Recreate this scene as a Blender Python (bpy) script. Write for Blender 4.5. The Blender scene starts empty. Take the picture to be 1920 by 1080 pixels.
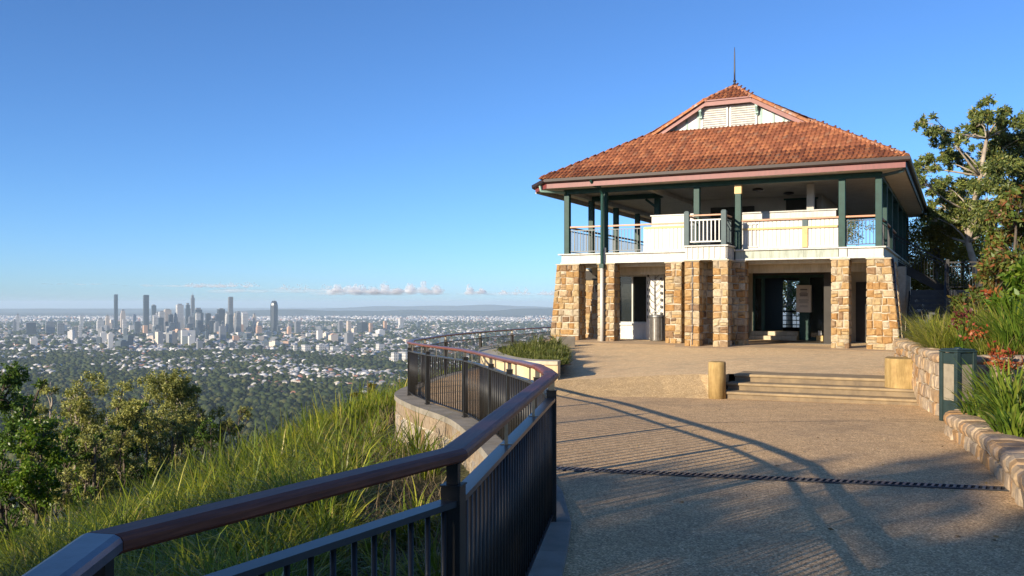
import bpy, bmesh, math, random
import numpy as np
from mathutils import Vector, Matrix, geometry

# ------------------------------------------------------------------ camera, sky, sun
SC = bpy.context.scene
COL = SC.collection
rnd = random.Random(7)
NP = np.random.RandomState(11)
R = math.radians

cam_data = bpy.data.cameras.new('camera')
cam = bpy.data.objects.new('camera', cam_data); COL.objects.link(cam)
cam.location = (0, 0, 0); cam.rotation_euler = (R(90), 0, 0)
cam_data.sensor_width = 36.0; cam_data.lens = 1720 / 1920 * 36
cam_data.shift_y = 28 / 1920
cam_data.clip_start = 0.05; cam_data.clip_end = 300000
SC.camera = cam

SUN_EL, SUN_AZ = R(16.3), math.atan2(-0.72, -0.69)      # azimuth measured from +Y towards +X
world = bpy.data.worlds.new('World'); SC.world = world; world.use_nodes = True
wn = world.node_tree
sky = wn.nodes.new('ShaderNodeTexSky'); sky.sky_type = 'NISHITA'; sky.sun_disc = False
sky.sun_elevation = SUN_EL; sky.sun_rotation = SUN_AZ % (2 * math.pi)
sky.altitude = 250; sky.air_density = 0.75; sky.dust_density = 0.35; sky.ozone_density = 6.6
bg = wn.nodes['Background']; bg.inputs['Strength'].default_value = 0.115
wn.links.new(sky.outputs[0], bg.inputs['Color'])

sd = bpy.data.lights.new('sun', 'SUN'); sd.energy = 5.0; sd.angle = R(0.45); sd.color = (1.0, 0.86, 0.66)
sun = bpy.data.objects.new('sun', sd); COL.objects.link(sun)
sdir = Vector((math.sin(SUN_AZ) * math.cos(SUN_EL), math.cos(SUN_AZ) * math.cos(SUN_EL), math.sin(SUN_EL)))
sun.rotation_euler = sdir.to_track_quat('Z', 'Y').to_euler(); sun.location = (-20, -20, 20)

SC.view_settings.view_transform = 'Standard'; SC.view_settings.look = 'None'
SC.view_settings.exposure = 0.78; SC.view_settings.gamma = 1; SC.view_settings.use_curve_mapping = False
SC.render.engine = 'CYCLES'
cy = SC.cycles
cy.max_bounces = 7; cy.diffuse_bounces = 3; cy.glossy_bounces = 3; cy.transmission_bounces = 4
cy.transparent_max_bounces = 24; cy.volume_bounces = 1
cy.use_denoising = True; cy.use_adaptive_sampling = True; cy.adaptive_threshold = 0.01
cy.sample_clamp_indirect = 6

# ------------------------------------------------------------------ materials
def newmat(name):
    m = bpy.data.materials.new(name); m.use_nodes = True
    nt = m.node_tree
    return m, nt, nt.nodes['Principled BSDF']

def N(nt, kind, **kw):
    n = nt.nodes.new(kind)
    for k, v in kw.items(): setattr(n, k, v)
    return n

def ramp(nt, stops, fac=None, interp='LINEAR'):
    r = N(nt, 'ShaderNodeValToRGB'); cr = r.color_ramp; cr.interpolation = interp
    while len(cr.elements) < len(stops): cr.elements.new(0.5)
    for e, (p, c) in zip(cr.elements, stops):
        e.position = p; e.color = (*c, 1)
    if fac is not None: nt.links.new(fac, r.inputs[0])
    return r

def piece_random(nt):
    oi = N(nt, 'ShaderNodeObjectInfo'); ge = N(nt, 'ShaderNodeNewGeometry')
    a = N(nt, 'ShaderNodeMath', operation='ADD'); f = N(nt, 'ShaderNodeMath', operation='FRACT')
    nt.links.new(oi.outputs['Random'], a.inputs[0]); nt.links.new(ge.outputs['Random Per Island'], a.inputs[1])
    nt.links.new(a.outputs[0], f.inputs[0])
    return f.outputs[0]

def coords(nt, world_space=False):
    if world_space: return N(nt, 'ShaderNodeNewGeometry').outputs['Position']
    return N(nt, 'ShaderNodeTexCoord').outputs['Object']

def noise(nt, vec, scale, detail=5, rough=0.6):
    n = N(nt, 'ShaderNodeTexNoise'); n.inputs['Scale'].default_value = scale
    n.inputs['Detail'].default_value = detail; n.inputs['Roughness'].default_value = rough
    nt.links.new(vec, n.inputs['Vector'])
    return n.outputs['Fac']

def mix(nt, a, b, fac, blend='MIX'):
    m = N(nt, 'ShaderNodeMix', data_type='RGBA', blend_type=blend)
    for sock, val in ((m.inputs[0], fac), (m.inputs[6], a), (m.inputs[7], b)):
        if hasattr(val, 'links'): nt.links.new(val, sock)
        elif isinstance(val, (tuple, list)): sock.default_value = (*val, 1)
        else: sock.default_value = val
    return m.outputs[2]

def bump(nt, bs, height, strength=0.4, dist=0.02):
    b = N(nt, 'ShaderNodeBump'); b.inputs['Strength'].default_value = strength; b.inputs['Distance'].default_value = dist
    nt.links.new(height, b.inputs['Height']); nt.links.new(b.outputs[0], bs.inputs['Normal'])

def surf(name, c1, c2=None, scale=3.0, rough=0.6, metal=0.0, bump_s=0.2, bump_scale=40, bump_d=0.005, coat=0, world_space=True, spec=0.5, streak=0):
    """a weathered single-colour surface: two tones mixed by noise, fine relief"""
    m, nt, bs = newmat(name)
    v = coords(nt, world_space)
    c2 = c2 or tuple(x * 0.75 for x in c1)
    f = ramp(nt, [(0.35, (0, 0, 0)), (0.7, (1, 1, 1))], noise(nt, v, scale))
    nt.links.new(mix(nt, c1, c2, f.outputs[0]), bs.inputs['Base Color'])
    if streak:
        mp = N(nt, 'ShaderNodeMapping'); mp.inputs['Scale'].default_value = (7, 7, .9); nt.links.new(v, mp.inputs[0])
        sk = ramp(nt, [(.38, (1 - streak, 1 - streak, 1 - streak * 1.15)), (.56, (1, 1, 1))], noise(nt, mp.outputs[0], 1.6, 6, .7))
        nt.links.new(mix(nt, mix(nt, c1, c2, f.outputs[0]), sk.outputs[0], 1.0, 'MULTIPLY'), bs.inputs['Base Color'])
    bs.inputs['Roughness'].default_value = rough; bs.inputs['Metallic'].default_value = metal
    bs.inputs['Coat Weight'].default_value = coat; bs.inputs['Coat Roughness'].default_value = 0.15
    bs.inputs['Specular IOR Level'].default_value = spec
    if bump_s: bump(nt, bs, noise(nt, v, bump_scale, 4), bump_s, bump_d)
    return m

def stone_mat(name, stops, rough=0.85, grain=14, bump_s=0.5, stain=None):
    m, nt, bs = newmat(name)
    v = coords(nt, True)
    r = ramp(nt, stops, piece_random(nt))
    n1 = noise(nt, v, grain, 6, 0.65)
    dark = ramp(nt, [(0.3, (0.62, 0.58, 0.55)), (0.62, (1.08, 1.06, 1.02))], n1)
    c = mix(nt, r.outputs[0], dark.outputs[0], 1.0, 'MULTIPLY')
    if stain:
        s = ramp(nt, [(0.52, (0, 0, 0)), (0.66, (1, 1, 1))], noise(nt, v, 5, 4))
        c = mix(nt, c, stain, s.outputs[0])
    nt.links.new(c, bs.inputs['Base Color']); bs.inputs['Roughness'].default_value = rough
    bs.inputs['Specular IOR Level'].default_value = 0.25
    bump(nt, bs, noise(nt, v, grain * 2.2, 6, 0.7), bump_s, 0.015)
    return m

def leaf_mat(name, stops, trans=0.35, rough=0.5, clump=0.8, tcol=None, spec=0.3, var=0.7):
    m, nt, bs = newmat(name)
    v = coords(nt, True)
    r = ramp(nt, stops, piece_random(nt))
    d = ramp(nt, [(0.34, (var, var * 1.04, var)), (0.64, (1.15, 1.12, 1.0))], noise(nt, v, clump, 3))
    c = mix(nt, r.outputs[0], d.outputs[0], 1.0, 'MULTIPLY')
    nt.links.new(c, bs.inputs['Base Color']); bs.inputs['Roughness'].default_value = rough
    bs.inputs['Specular IOR Level'].default_value = spec
    t = N(nt, 'ShaderNodeBsdfTranslucent')
    nt.links.new(mix(nt, c, tcol or (1.0, 1.0, 0.55), 1.0, 'MULTIPLY'), t.inputs[0])
    mx = N(nt, 'ShaderNodeMixShader'); mx.inputs[0].default_value = trans
    nt.links.new(bs.outputs[0], mx.inputs[1]); nt.links.new(t.outputs[0], mx.inputs[2])
    nt.links.new(mx.outputs[0], nt.nodes['Material Output'].inputs[0])
    return m

def aggregate(name, c1, c2, c3):
    m, nt, bs = newmat(name)
    v = coords(nt, True)
    vo = N(nt, 'ShaderNodeTexVoronoi'); vo.inputs['Scale'].default_value = 90; nt.links.new(v, vo.inputs['Vector'])
    sp = N(nt, 'ShaderNodeSeparateColor'); nt.links.new(vo.outputs['Color'], sp.inputs[0])
    peb = ramp(nt, [(0.0, c1), (0.45, c2), (0.8, c3), (1.0, tuple(min(1, x * 1.5) for x in c3))], sp.outputs[0])
    big = ramp(nt, [(0.28, (0.66, 0.67, 0.70)), (0.45, (0.95, 0.94, 0.93)), (0.72, (1.1, 1.07, 1.0))], noise(nt, v, 0.55, 8, 0.72))
    mid = ramp(nt, [(0.35, (0.86, 0.86, 0.86)), (0.65, (1.08, 1.08, 1.08))], noise(nt, v, 5, 5))
    c = mix(nt, peb.outputs[0], big.outputs[0], 1.0, 'MULTIPLY')
    c = mix(nt, c, mid.outputs[0], 1.0, 'MULTIPLY')
    nt.links.new(c, bs.inputs['Base Color']); bs.inputs['Roughness'].default_value = 0.8
    bs.inputs['Specular IOR Level'].default_value = 0.35
    inv = N(nt, 'ShaderNodeMath', operation='SUBTRACT'); inv.inputs[0].default_value = 1.0
    nt.links.new(vo.outputs['Distance'], inv.inputs[1])
    bump(nt, bs, inv.outputs[0], 0.13, 0.004)
    return m

def wood(name, c1, c2, rough=0.35, coat=0.3, axis_scale=(2, 30, 30)):
    m, nt, bs = newmat(name); bs.inputs['Specular IOR Level'].default_value = 0.3
    tc = N(nt, 'ShaderNodeTexCoord'); mp = N(nt, 'ShaderNodeMapping'); mp.inputs['Scale'].default_value = axis_scale
    nt.links.new(tc.outputs['Object'], mp.inputs[0])
    n = noise(nt, mp.outputs[0], 3, 5, 0.6)
    blot = noise(nt, tc.outputs['Object'], 6, 3)
    r = ramp(nt, [(0.3, c1), (0.68, c2)], n)
    b = ramp(nt, [(0.3, (0.8, 0.8, 0.8)), (0.7, (1.15, 1.15, 1.15))], blot)
    nt.links.new(mix(nt, r.outputs[0], b.outputs[0], 1.0, 'MULTIPLY'), bs.inputs['Base Color'])
    bs.inputs['Roughness'].default_value = rough; bs.inputs['Coat Weight'].default_value = coat; bs.inputs['Coat Roughness'].default_value = 0.25
    bump(nt, bs, n, 0.15, 0.002)
    return m

def glass(name, tint=(0.02, 0.025, 0.025), alpha=0.45):
    m, nt, bs = newmat(name)
    bs.inputs['Base Color'].default_value = (*tint, 1); bs.inputs['Roughness'].default_value = 0.03
    bs.inputs['Alpha'].default_value = alpha; bs.inputs['Specular IOR Level'].default_value = 0.4
    return m

M = {}
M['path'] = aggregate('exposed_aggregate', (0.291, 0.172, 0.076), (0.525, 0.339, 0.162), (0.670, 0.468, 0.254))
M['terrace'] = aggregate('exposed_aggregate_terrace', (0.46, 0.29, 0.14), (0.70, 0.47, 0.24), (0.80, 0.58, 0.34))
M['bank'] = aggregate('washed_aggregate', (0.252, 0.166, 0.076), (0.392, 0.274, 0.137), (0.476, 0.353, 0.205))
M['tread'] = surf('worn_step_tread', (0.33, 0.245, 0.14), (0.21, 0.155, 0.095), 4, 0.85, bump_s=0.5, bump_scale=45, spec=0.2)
M['apron'] = surf('smooth_tan_concrete', (0.50, 0.37, 0.23), (0.40, 0.29, 0.18), 1.5, 0.8, bump_s=0.2, bump_scale=60, spec=0.2)
M['sandstone'] = surf('yellow_sandstone', (0.416, 0.287, 0.118), (0.302, 0.199, 0.080), 5, 0.85, bump_s=0.4, bump_scale=30, spec=0.2, streak=0.30)
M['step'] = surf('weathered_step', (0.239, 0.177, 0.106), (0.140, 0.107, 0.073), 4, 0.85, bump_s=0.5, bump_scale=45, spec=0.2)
M['concrete'] = surf('weathered_concrete', (0.289, 0.257, 0.208), (0.187, 0.166, 0.128), 3, 0.85, bump_s=0.4, bump_scale=50, spec=0.2)
M['coping'] = surf('cream_coping', (0.52, 0.46, 0.34), (0.36, 0.31, 0.22), 4, 0.85, bump_s=0.4, bump_scale=50, spec=0.2)
M['render_tan'] = surf('tan_render', (0.62, 0.50, 0.31), (0.46, 0.36, 0.21), 2.5, 0.85, bump_s=0.4, bump_scale=60, spec=0.2)
M['cream'] = surf('cream_paint', (0.535, 0.523, 0.485), (0.463, 0.450, 0.406), 2.5, 0.5, bump_s=0.08, streak=0.22)
M['white'] = surf('white_paint', (0.558, 0.550, 0.524), (0.495, 0.486, 0.451), 3, 0.45, bump_s=0.05, streak=0.16)
M['sagewhite'] = surf('greenish_white_paint', (0.36, 0.40, 0.335), (0.29, 0.33, 0.28), 3, 0.55, bump_s=0.08, streak=0.30)
M['green'] = surf('dark_green_paint', (0.014, 0.056, 0.046), (0.010, 0.038, 0.032), 6, 0.5, bump_s=0.05, spec=0.25)
M['slategreen'] = surf('slate_green_paint', (0.05, 0.085, 0.092), (0.035, 0.062, 0.07), 6, 0.5, bump_s=0.05, spec=0.3)
M['sage'] = surf('sage_paint', (0.24, 0.37, 0.32), (0.18, 0.30, 0.26), 6, 0.5, bump_s=0.05)
M['pink'] = surf('faded_red_paint', (0.187, 0.041, 0.037), (0.153, 0.032, 0.029), 4, 0.5, bump_s=0.08, streak=0.20)
M['pinkpale'] = surf('faded_pink_paint', (0.255, 0.106, 0.089), (0.204, 0.076, 0.066), 4, 0.55, bump_s=0.08)
M['gutter'] = surf('brown_gutter_paint', (0.033, 0.018, 0.016), (0.021, 0.012, 0.011), 5, 0.4, bump_s=0.03)
M['soffit'] = surf('soffit_paint', (0.62, 0.57, 0.48), (0.52, 0.47, 0.39), 2, 0.6, bump_s=0.05, streak=0.15)
M['innerwall'] = surf('shaded_inner_wall', (0.510, 0.465, 0.405), (0.405, 0.375, 0.330), 2, 0.7, bump_s=0.05)
M['beige'] = surf('beige_paint', (0.50, 0.42, 0.29), (0.42, 0.35, 0.24), 2, 0.6, bump_s=0.05, streak=0.20)
M['ochre'] = surf('ochre_timber', (0.52, 0.35, 0.13), (0.42, 0.27, 0.09), 6, 0.5, bump_s=0.1)
M['railtimber'] = surf('oiled_rail_timber', (0.46, 0.21, 0.10), (0.36, 0.15, 0.07), 6, 0.45, bump_s=0.1)
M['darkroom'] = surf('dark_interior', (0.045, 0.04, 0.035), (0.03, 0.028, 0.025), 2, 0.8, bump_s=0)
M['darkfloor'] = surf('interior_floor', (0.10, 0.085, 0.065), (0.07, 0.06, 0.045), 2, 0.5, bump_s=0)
M['terracotta'] = stone_mat('terracotta_tile', [(0.0, (0.133, 0.048, 0.027)), (0.3, (0.200, 0.070, 0.036)), (0.65, (0.250, 0.091, 0.044)), (0.9, (0.311, 0.125, 0.058)), (1.0, (0.190, 0.099, 0.066))], 0.75, 9, 0.25)
M['ridge'] = stone_mat('ridge_terracotta', [(0.0, (0.386, 0.145, 0.061)), (0.5, (0.442, 0.180, 0.079)), (1.0, (0.368, 0.175, 0.094))], 0.75, 9, 0.2, stain=(0.386, 0.320, 0.286))
M['mortar'] = surf('pale_mortar', (0.50, 0.44, 0.34), (0.38, 0.33, 0.25), 8, 0.9, bump_s=0.5, bump_scale=60, spec=0.15)
ST = [(0.0, (0.32, 0.18, 0.068)), (0.18, (0.36, 0.225, 0.095)), (0.34, (0.39, 0.29, 0.155)), (0.5, (0.43, 0.36, 0.24)), (0.62, (0.34, 0.20, 0.08)), (0.76, (0.47, 0.41, 0.30)), (0.86, (0.31, 0.25, 0.17)), (0.93, (0.25, 0.155, 0.08)), (1.0, (0.17, 0.115, 0.075))]
M['stone'] = stone_mat('ochre_stone', ST, 0.85, 12, 0.45)
M['rubble'] = stone_mat('grey_tan_rubble', [(0.0, (0.272, 0.216, 0.152)), (0.3, (0.340, 0.288, 0.216)), (0.55, (0.245, 0.223, 0.200)), (0.8, (0.367, 0.331, 0.272)), (1.0, (0.299, 0.202, 0.112))], 0.9, 9, 0.8)
M['bandstone'] = stone_mat('brown_band_stone', [(0.0, (0.240, 0.180, 0.117)), (0.5, (0.304, 0.230, 0.153)), (1.0, (0.264, 0.221, 0.171))], 0.9, 9, 0.5)
M['wallstone'] = stone_mat('cream_tan_fieldstone', [(0.0, (0.356, 0.220, 0.103)), (0.2, (0.397, 0.299, 0.189)), (0.45, (0.445, 0.359, 0.254)), (0.65, (0.292, 0.234, 0.172)), (0.82, (0.364, 0.211, 0.092)), (1.0, (0.421, 0.337, 0.240))], 0.85, 8, 0.7, stain=(0.292, 0.227, 0.172))
M['handrail'] = wood('dark_hardwood', (0.114, 0.029, 0.014), (0.228, 0.066, 0.031), 0.5, 0.0)
M['handrail_red'] = wood('red_hardwood', (0.13, 0.042, 0.022), (0.20, 0.07, 0.035), 0.4, 0.2)
M['black'] = surf('black_powdercoat', (0.020, 0.019, 0.018), (0.014, 0.013, 0.012), 8, 0.42, bump_s=0.05, bump_scale=200, spec=0.3)
M['steelgrey'] = surf('grey_steel_bar', (0.05, 0.05, 0.052), (0.035, 0.035, 0.037), 6, 0.36, bump_s=0.05, spec=0.4)
M['handrail_sky_sheen'] = surf('sky_sheen_rail_end', (0.13, 0.135, 0.16), (0.09, 0.092, 0.11), 14, 0.36, metal=0.35, bump_s=0.1, bump_scale=120)  # timber rail end: grey-blue sheen of the sky put into its base colour
M['fitting'] = surf('steel_fitting', (0.30, 0.26, 0.20), (0.2, 0.18, 0.14), 20, 0.35, metal=0.7, bump_s=0.05)
M['bars'] = surf('grey_painted_bars', (0.12, 0.13, 0.135), (0.08, 0.09, 0.095), 12, 0.45, bump_s=0)
M['galv'] = surf('galvanised_steel', (0.34, 0.34, 0.34), (0.22, 0.22, 0.22), 12, 0.38, metal=0.8, bump_s=0.05)
M['binbrown'] = surf('dull_bin_steel', (0.17, 0.155, 0.135), (0.11, 0.10, 0.085), 10, 0.4, metal=0.5, bump_s=0.1)
M['lantern'] = surf('lantern_green_paint', (0.022, 0.040, 0.037), (0.013, 0.026, 0.024), 7, 0.42, bump_s=0.1)
M['lanternpane'] = surf('weathered_lantern_panel', (0.30, 0.26, 0.19), (0.20, 0.175, 0.13), 5, 0.2, bump_s=0.1)
M['glass'] = glass('dark_window_glass', alpha=0.75)
M['paper'] = surf('notice_paper', (0.62, 0.55, 0.47), (0.54, 0.48, 0.41), 5, 0.6, bump_s=0)
M['ink'] = surf('printed_ink', (0.16, 0.14, 0.14), (0.10, 0.09, 0.09), 9, 0.7, bump_s=0)
M['decal'] = surf('window_decal_white', (0.62, 0.62, 0.58), (0.5, 0.5, 0.47), 9, 0.6, bump_s=0)
M['iron'] = surf('cast_iron', (0.055, 0.055, 0.058), (0.03, 0.03, 0.032), 9, 0.5, metal=0.4, bump_s=0.2)
M['pit'] = surf('drain_pit', (0.012, 0.011, 0.01), None, 5, 0.9, bump_s=0)
M['soil'] = surf('bark_mulch', (0.10, 0.065, 0.042), (0.055, 0.036, 0.025), 16, 0.95, bump_s=1.0, bump_scale=30, bump_d=0.05, spec=0.1)
M['redmulch'] = surf('red_mulch', (0.22, 0.085, 0.06), (0.13, 0.06, 0.045), 16, 0.95, bump_s=1.0, bump_scale=30, bump_d=0.05, spec=0.1)
M['hill'] = surf('hillside_earth', (0.085, 0.085, 0.038), (0.05, 0.048, 0.026), 0.9, 0.95, bump_s=1.0, bump_scale=6, bump_d=0.1, spec=0.1)
M['darktimber'] = surf('dark_stair_timber', (0.045, 0.05, 0.055), (0.03, 0.033, 0.037), 5, 0.6, bump_s=0.1)
M['bark'] = surf('pale_gum_bark', (0.40, 0.34, 0.27), (0.24, 0.20, 0.16), 2.5, 0.85, bump_s=0.5, bump_scale=12, bump_d=0.02, spec=0.2)
M['barkdark'] = surf('dark_bark', (0.13, 0.105, 0.08), (0.07, 0.055, 0.042), 4, 0.9, bump_s=0.6, bump_scale=14, bump_d=0.03, spec=0.2)
M['gum'] = leaf_mat('gum_leaf', [(0, (0.078, 0.110, 0.039)), (0.5, (0.146, 0.190, 0.057)), (0.85, (0.222, 0.256, 0.070)), (1, (0.333, 0.289, 0.087))], 0.3, 0.4)
M['olive'] = leaf_mat('olive_leaf', [(0, (0.140, 0.156, 0.049)), (0.5, (0.241, 0.263, 0.080)), (0.85, (0.343, 0.343, 0.095)), (1, (0.430, 0.388, 0.136))], 0.3, 0.5)
M['darkleaf'] = leaf_mat('dark_green_leaf', [(0, (0.036, 0.071, 0.017)), (0.55, (0.071, 0.133, 0.023)), (0.9, (0.152, 0.246, 0.036)), (1, (0.223, 0.302, 0.049))], 0.35, 0.4)
M['yellowleaf'] = leaf_mat('yellow_green_leaf', [(0, (0.10, 0.09, 0.012)), (0.5, (0.16, 0.13, 0.016)), (1, (0.24, 0.18, 0.022))], 0.4, 0.5)
M['brightleaf'] = leaf_mat('bright_green_leaf', [(0, (0.050, 0.115, 0.012)), (0.5, (0.100, 0.184, 0.022)), (1, (0.200, 0.265, 0.035))], 0.4, 0.35)
M['mixleaf'] = leaf_mat('red_and_green_leaf', [(0, (0.20, 0.075, 0.03)), (0.14, (0.15, 0.10, 0.03)), (0.32, (0.09, 0.13, 0.028)), (0.7, (0.12, 0.18, 0.035)), (0.86, (0.20, 0.20, 0.045)), (0.93, (0.26, 0.11, 0.04)), (1, (0.32, 0.10, 0.045))], 0.35, 0.45, tcol=(1, 0.85, 0.5))
M['redleaf'] = leaf_mat('red_bract', [(0, (0.28, 0.035, 0.03)), (0.5, (0.42, 0.10, 0.04)), (1, (0.5, 0.19, 0.06))], 0.35, 0.45, tcol=(1, 0.7, 0.4))
M['maroon'] = leaf_mat('maroon_bract', [(0, (0.09, 0.02, 0.02)), (1, (0.16, 0.03, 0.03))], 0.3, 0.45, tcol=(1, 0.7, 0.4))
M['brightyellow'] = leaf_mat('yellow_leaf', [(0, (0.55, 0.46, 0.02)), (1, (0.65, 0.52, 0.03))], 0.3, 0.45)
M['grass'] = leaf_mat('lomandra_blade', [(0, (0.096, 0.153, 0.017)), (0.35, (0.192, 0.260, 0.026)), (0.75, (0.307, 0.354, 0.040)), (0.94, (0.435, 0.413, 0.065)), (1, (0.512, 0.401, 0.150))], 0.4, 0.4, clump=1.0, var=.42)
M['strap'] = leaf_mat('strap_leaf', [(0, (0.06, 0.12, 0.016)), (0.5, (0.14, 0.22, 0.028)), (0.9, (0.25, 0.30, 0.045)), (1, (0.32, 0.29, 0.09))], 0.4, 0.35, clump=1.5)
M['finegrass'] = leaf_mat('fine_grass_blade', [(0, (0.13, 0.17, 0.026)), (0.4, (0.23, 0.26, 0.036)), (0.8, (0.34, 0.33, 0.06)), (1, (0.42, 0.35, 0.16))], 0.4, 0.4, clump=1.2)
M['groundcover'] = leaf_mat('ground_cover_leaf', [(0, (0.07, 0.10, 0.02)), (0.5, (0.14, 0.16, 0.035)), (1, (0.26, 0.26, 0.10))], 0.35, 0.45, clump=2)
M['drygrass'] = leaf_mat('dry_litter', [(0, (0.12, 0.085, 0.05)), (0.5, (0.20, 0.15, 0.09)), (1, (0.30, 0.24, 0.15))], 0.2, 0.7)

# ------------------------------------------------------------------ mesh helpers
class MB:
    def __init__(s): s.v = []; s.f = []
    def quad(s, *p):
        b = len(s.v); s.v += [tuple(q) for q in p]; s.f.append(tuple(range(b, b + len(p))))
    def box(s, x0, x1, y0, y1, z0, z1):
        b = len(s.v)
        s.v += [(x0, y0, z0), (x1, y0, z0), (x1, y1, z0), (x0, y1, z0), (x0, y0, z1), (x1, y0, z1), (x1, y1, z1), (x0, y1, z1)]
        s.f += [tuple(b + i for i in q) for q in ((0, 3, 2, 1), (4, 5, 6, 7), (0, 1, 5, 4), (1, 2, 6, 5), (2, 3, 7, 6), (3, 0, 4, 7))]
        return s
    def bar(s, p, q, w, h, up=(0, 0, 1)):
        """rectangular bar from p to q"""
        p, q = Vector(p), Vector(q); d = (q - p).normalized(); up = Vector(up)
        sd_ = d.cross(up)
        if sd_.length < 1e-5: sd_ = d.cross(Vector((0, 1, 0)))
        sd_.normalize(); u = sd_.cross(d).normalized()
        b = len(s.v)
        for c in (p, q):
            for a, e in ((-1, -1), (1, -1), (1, 1), (-1, 1)): s.v.append(tuple(c + sd_ * a * w / 2 + u * e * h / 2))
        s.f += [tuple(b + i for i in k) for k in ((0, 1, 2, 3), (7, 6, 5, 4), (0, 4, 5, 1), (1, 5, 6, 2), (2, 6, 7, 3), (3, 7, 4, 0))]
        return s
    def tube(s, pts, rad, n=8, cap=True):
        pts = [Vector(p) for p in pts]; rad = rad if isinstance(rad, (list, tuple)) else [rad] * len(pts)
        b = len(s.v); ref = None
        for i, p in enumerate(pts):
            d = (pts[min(i + 1, len(pts) - 1)] - pts[max(i - 1, 0)]).normalized()
            a = d.cross(ref if ref is not None and d.cross(ref).length > 0.05 else (Vector((0, 0, 1)) if abs(d.z) < 0.9 else Vector((1, 0, 0)))).normalized()
            c = d.cross(a); ref = c.cross(d) * -1 if False else None
            for k in range(n):
                t = 2 * math.pi * k / n
                s.v.append(tuple(p + (a * math.cos(t) + c * math.sin(t)) * rad[i]))
        for i in range(len(pts) - 1):
            for k in range(n):
                s.f.append((b + i * n + k, b + i * n + (k + 1) % n, b + (i + 1) * n + (k + 1) % n, b + (i + 1) * n + k))
        if cap:
            s.f.append(tuple(b + k for k in range(n))[::-1]); e = b + (len(pts) - 1) * n; s.f.append(tuple(e + k for k in range(n)))
        return s
    def lathe(s, c, prof, n=20):
        b = len(s.v)
        for r_, z in prof:
            for k in range(n):
                t = 2 * math.pi * k / n; s.v.append((c[0] + r_ * math.cos(t), c[1] + r_ * math.sin(t), c[2] + z))
        for i in range(len(prof) - 1):
            for k in range(n):
                s.f.append((b + i * n + k, b + i * n + (k + 1) % n, b + (i + 1) * n + (k + 1) % n, b + (i + 1) * n + k))
        s.f.append(tuple(b + k for k in range(n))[::-1]); e = b + (len(prof) - 1) * n; s.f.append(tuple(e + k for k in range(n)))
        return s
    def prism(s, poly, z0, z1):
        b = len(s.v); n = len(poly)
        f0 = z0 if callable(z0) else (lambda x, y: z0); f1 = z1 if callable(z1) else (lambda x, y: z1)
        s.v += [(x, y, f0(x, y)) for x, y in poly] + [(x, y, f1(x, y)) for x, y in poly]
        s.f.append(tuple(b + i for i in range(n))[::-1]); s.f.append(tuple(b + n + i for i in range(n)))
        for i in range(n): j = (i + 1) % n; s.f.append((b + i, b + j, b + n + j, b + n + i))
        return s
    def stone(s, c, n, depth=0.1, bulge=0.02, inset=0.025, jit=0.008, rg=rnd):
        """stone: face outline c (4 points, anticlockwise from outside), outward normal n"""
        c = [Vector(p) for p in c]; n = Vector(n).normalized(); b = len(s.v)
        cen = sum(c, Vector()) / 4
        s.v += [tuple(p - n * depth) for p in c] + [tuple(p + n * rg.uniform(-0.3, 0.3) * jit) for p in c]
        for p in c:
            d = cen - p; L = d.length
            s.v.append(tuple(p + d * min(0.45, inset * 1.4 / L) + n * (bulge + rg.uniform(-1, 1) * jit) + Vector((rg.uniform(-1, 1), rg.uniform(-1, 1), rg.uniform(-1, 1))) * jit))
        for i in range(4):
            j = (i + 1) % 4
            s.f += [(b + i, b + j, b + 4 + j, b + 4 + i), (b + 4 + i, b + 4 + j, b + 8 + j, b + 8 + i)]
        s.f.append((b + 8, b + 9, b + 10, b + 11))
        return s
    def mesh(s, name, mat, smooth=False, off=None):
        me = bpy.data.meshes.new(name)
        v = s.v if off is None else [(x + off[0], y + off[1], z + off[2]) for x, y, z in s.v]
        me.from_pydata(v, [], s.f); me.materials.append(mat)
        if smooth: me.polygons.foreach_set('use_smooth', [True] * len(me.polygons))
        me.update(); return me
    def build(s, name, mat, parent=None, off=None, smooth=False, bevel=0):
        o = bpy.data.objects.new(name, s.mesh(name, mat, smooth, off)); COL.objects.link(o)
        if parent: o.parent = parent
        if bevel:
            md = o.modifiers.new('edge', 'BEVEL'); md.width = bevel; md.segments = 2; md.limit_method = 'ANGLE'; md.angle_limit = R(40)
        return o

def np_mesh(name, V, F, mat, smooth=False):
    """V (n,3), F (m,k) index array"""
    me = bpy.data.meshes.new(name); m, k = F.shape
    me.vertices.add(len(V)); me.vertices.foreach_set('co', np.ascontiguousarray(V, dtype=np.float32).ravel())
    me.loops.add(m * k); me.loops.foreach_set('vertex_index', np.ascontiguousarray(F, dtype=np.int32).ravel())
    me.polygons.add(m); me.polygons.foreach_set('loop_start', np.arange(0, m * k, k, dtype=np.int32))
    me.polygons.foreach_set('loop_total', np.full(m, k, dtype=np.int32))
    if smooth: me.polygons.foreach_set('use_smooth', np.ones(m, dtype=bool))
    me.materials.append(mat); me.update(calc_edges=True); me.validate(); return me

def link(name, me, parent=None, loc=None):
    o = bpy.data.objects.new(name, me); COL.objects.link(o)
    if parent: o.parent = parent
    if loc is not None: o.location = loc
    return o

def tag(o, label=None, cat=None, group=None, kind=None):
    if label: o['label'] = label
    if cat: o['category'] = cat
    if group: o['group'] = group
    if kind: o['kind'] = kind
    return o

def thing(name, label, cat, loc=(0, 0, 0), rz=0, group=None):
    o = bpy.data.objects.new(name, None); COL.objects.link(o)
    o.location = loc; o.rotation_euler = (0, 0, rz); o.empty_display_size = 0.3
    return tag(o, label, cat, group)

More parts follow.
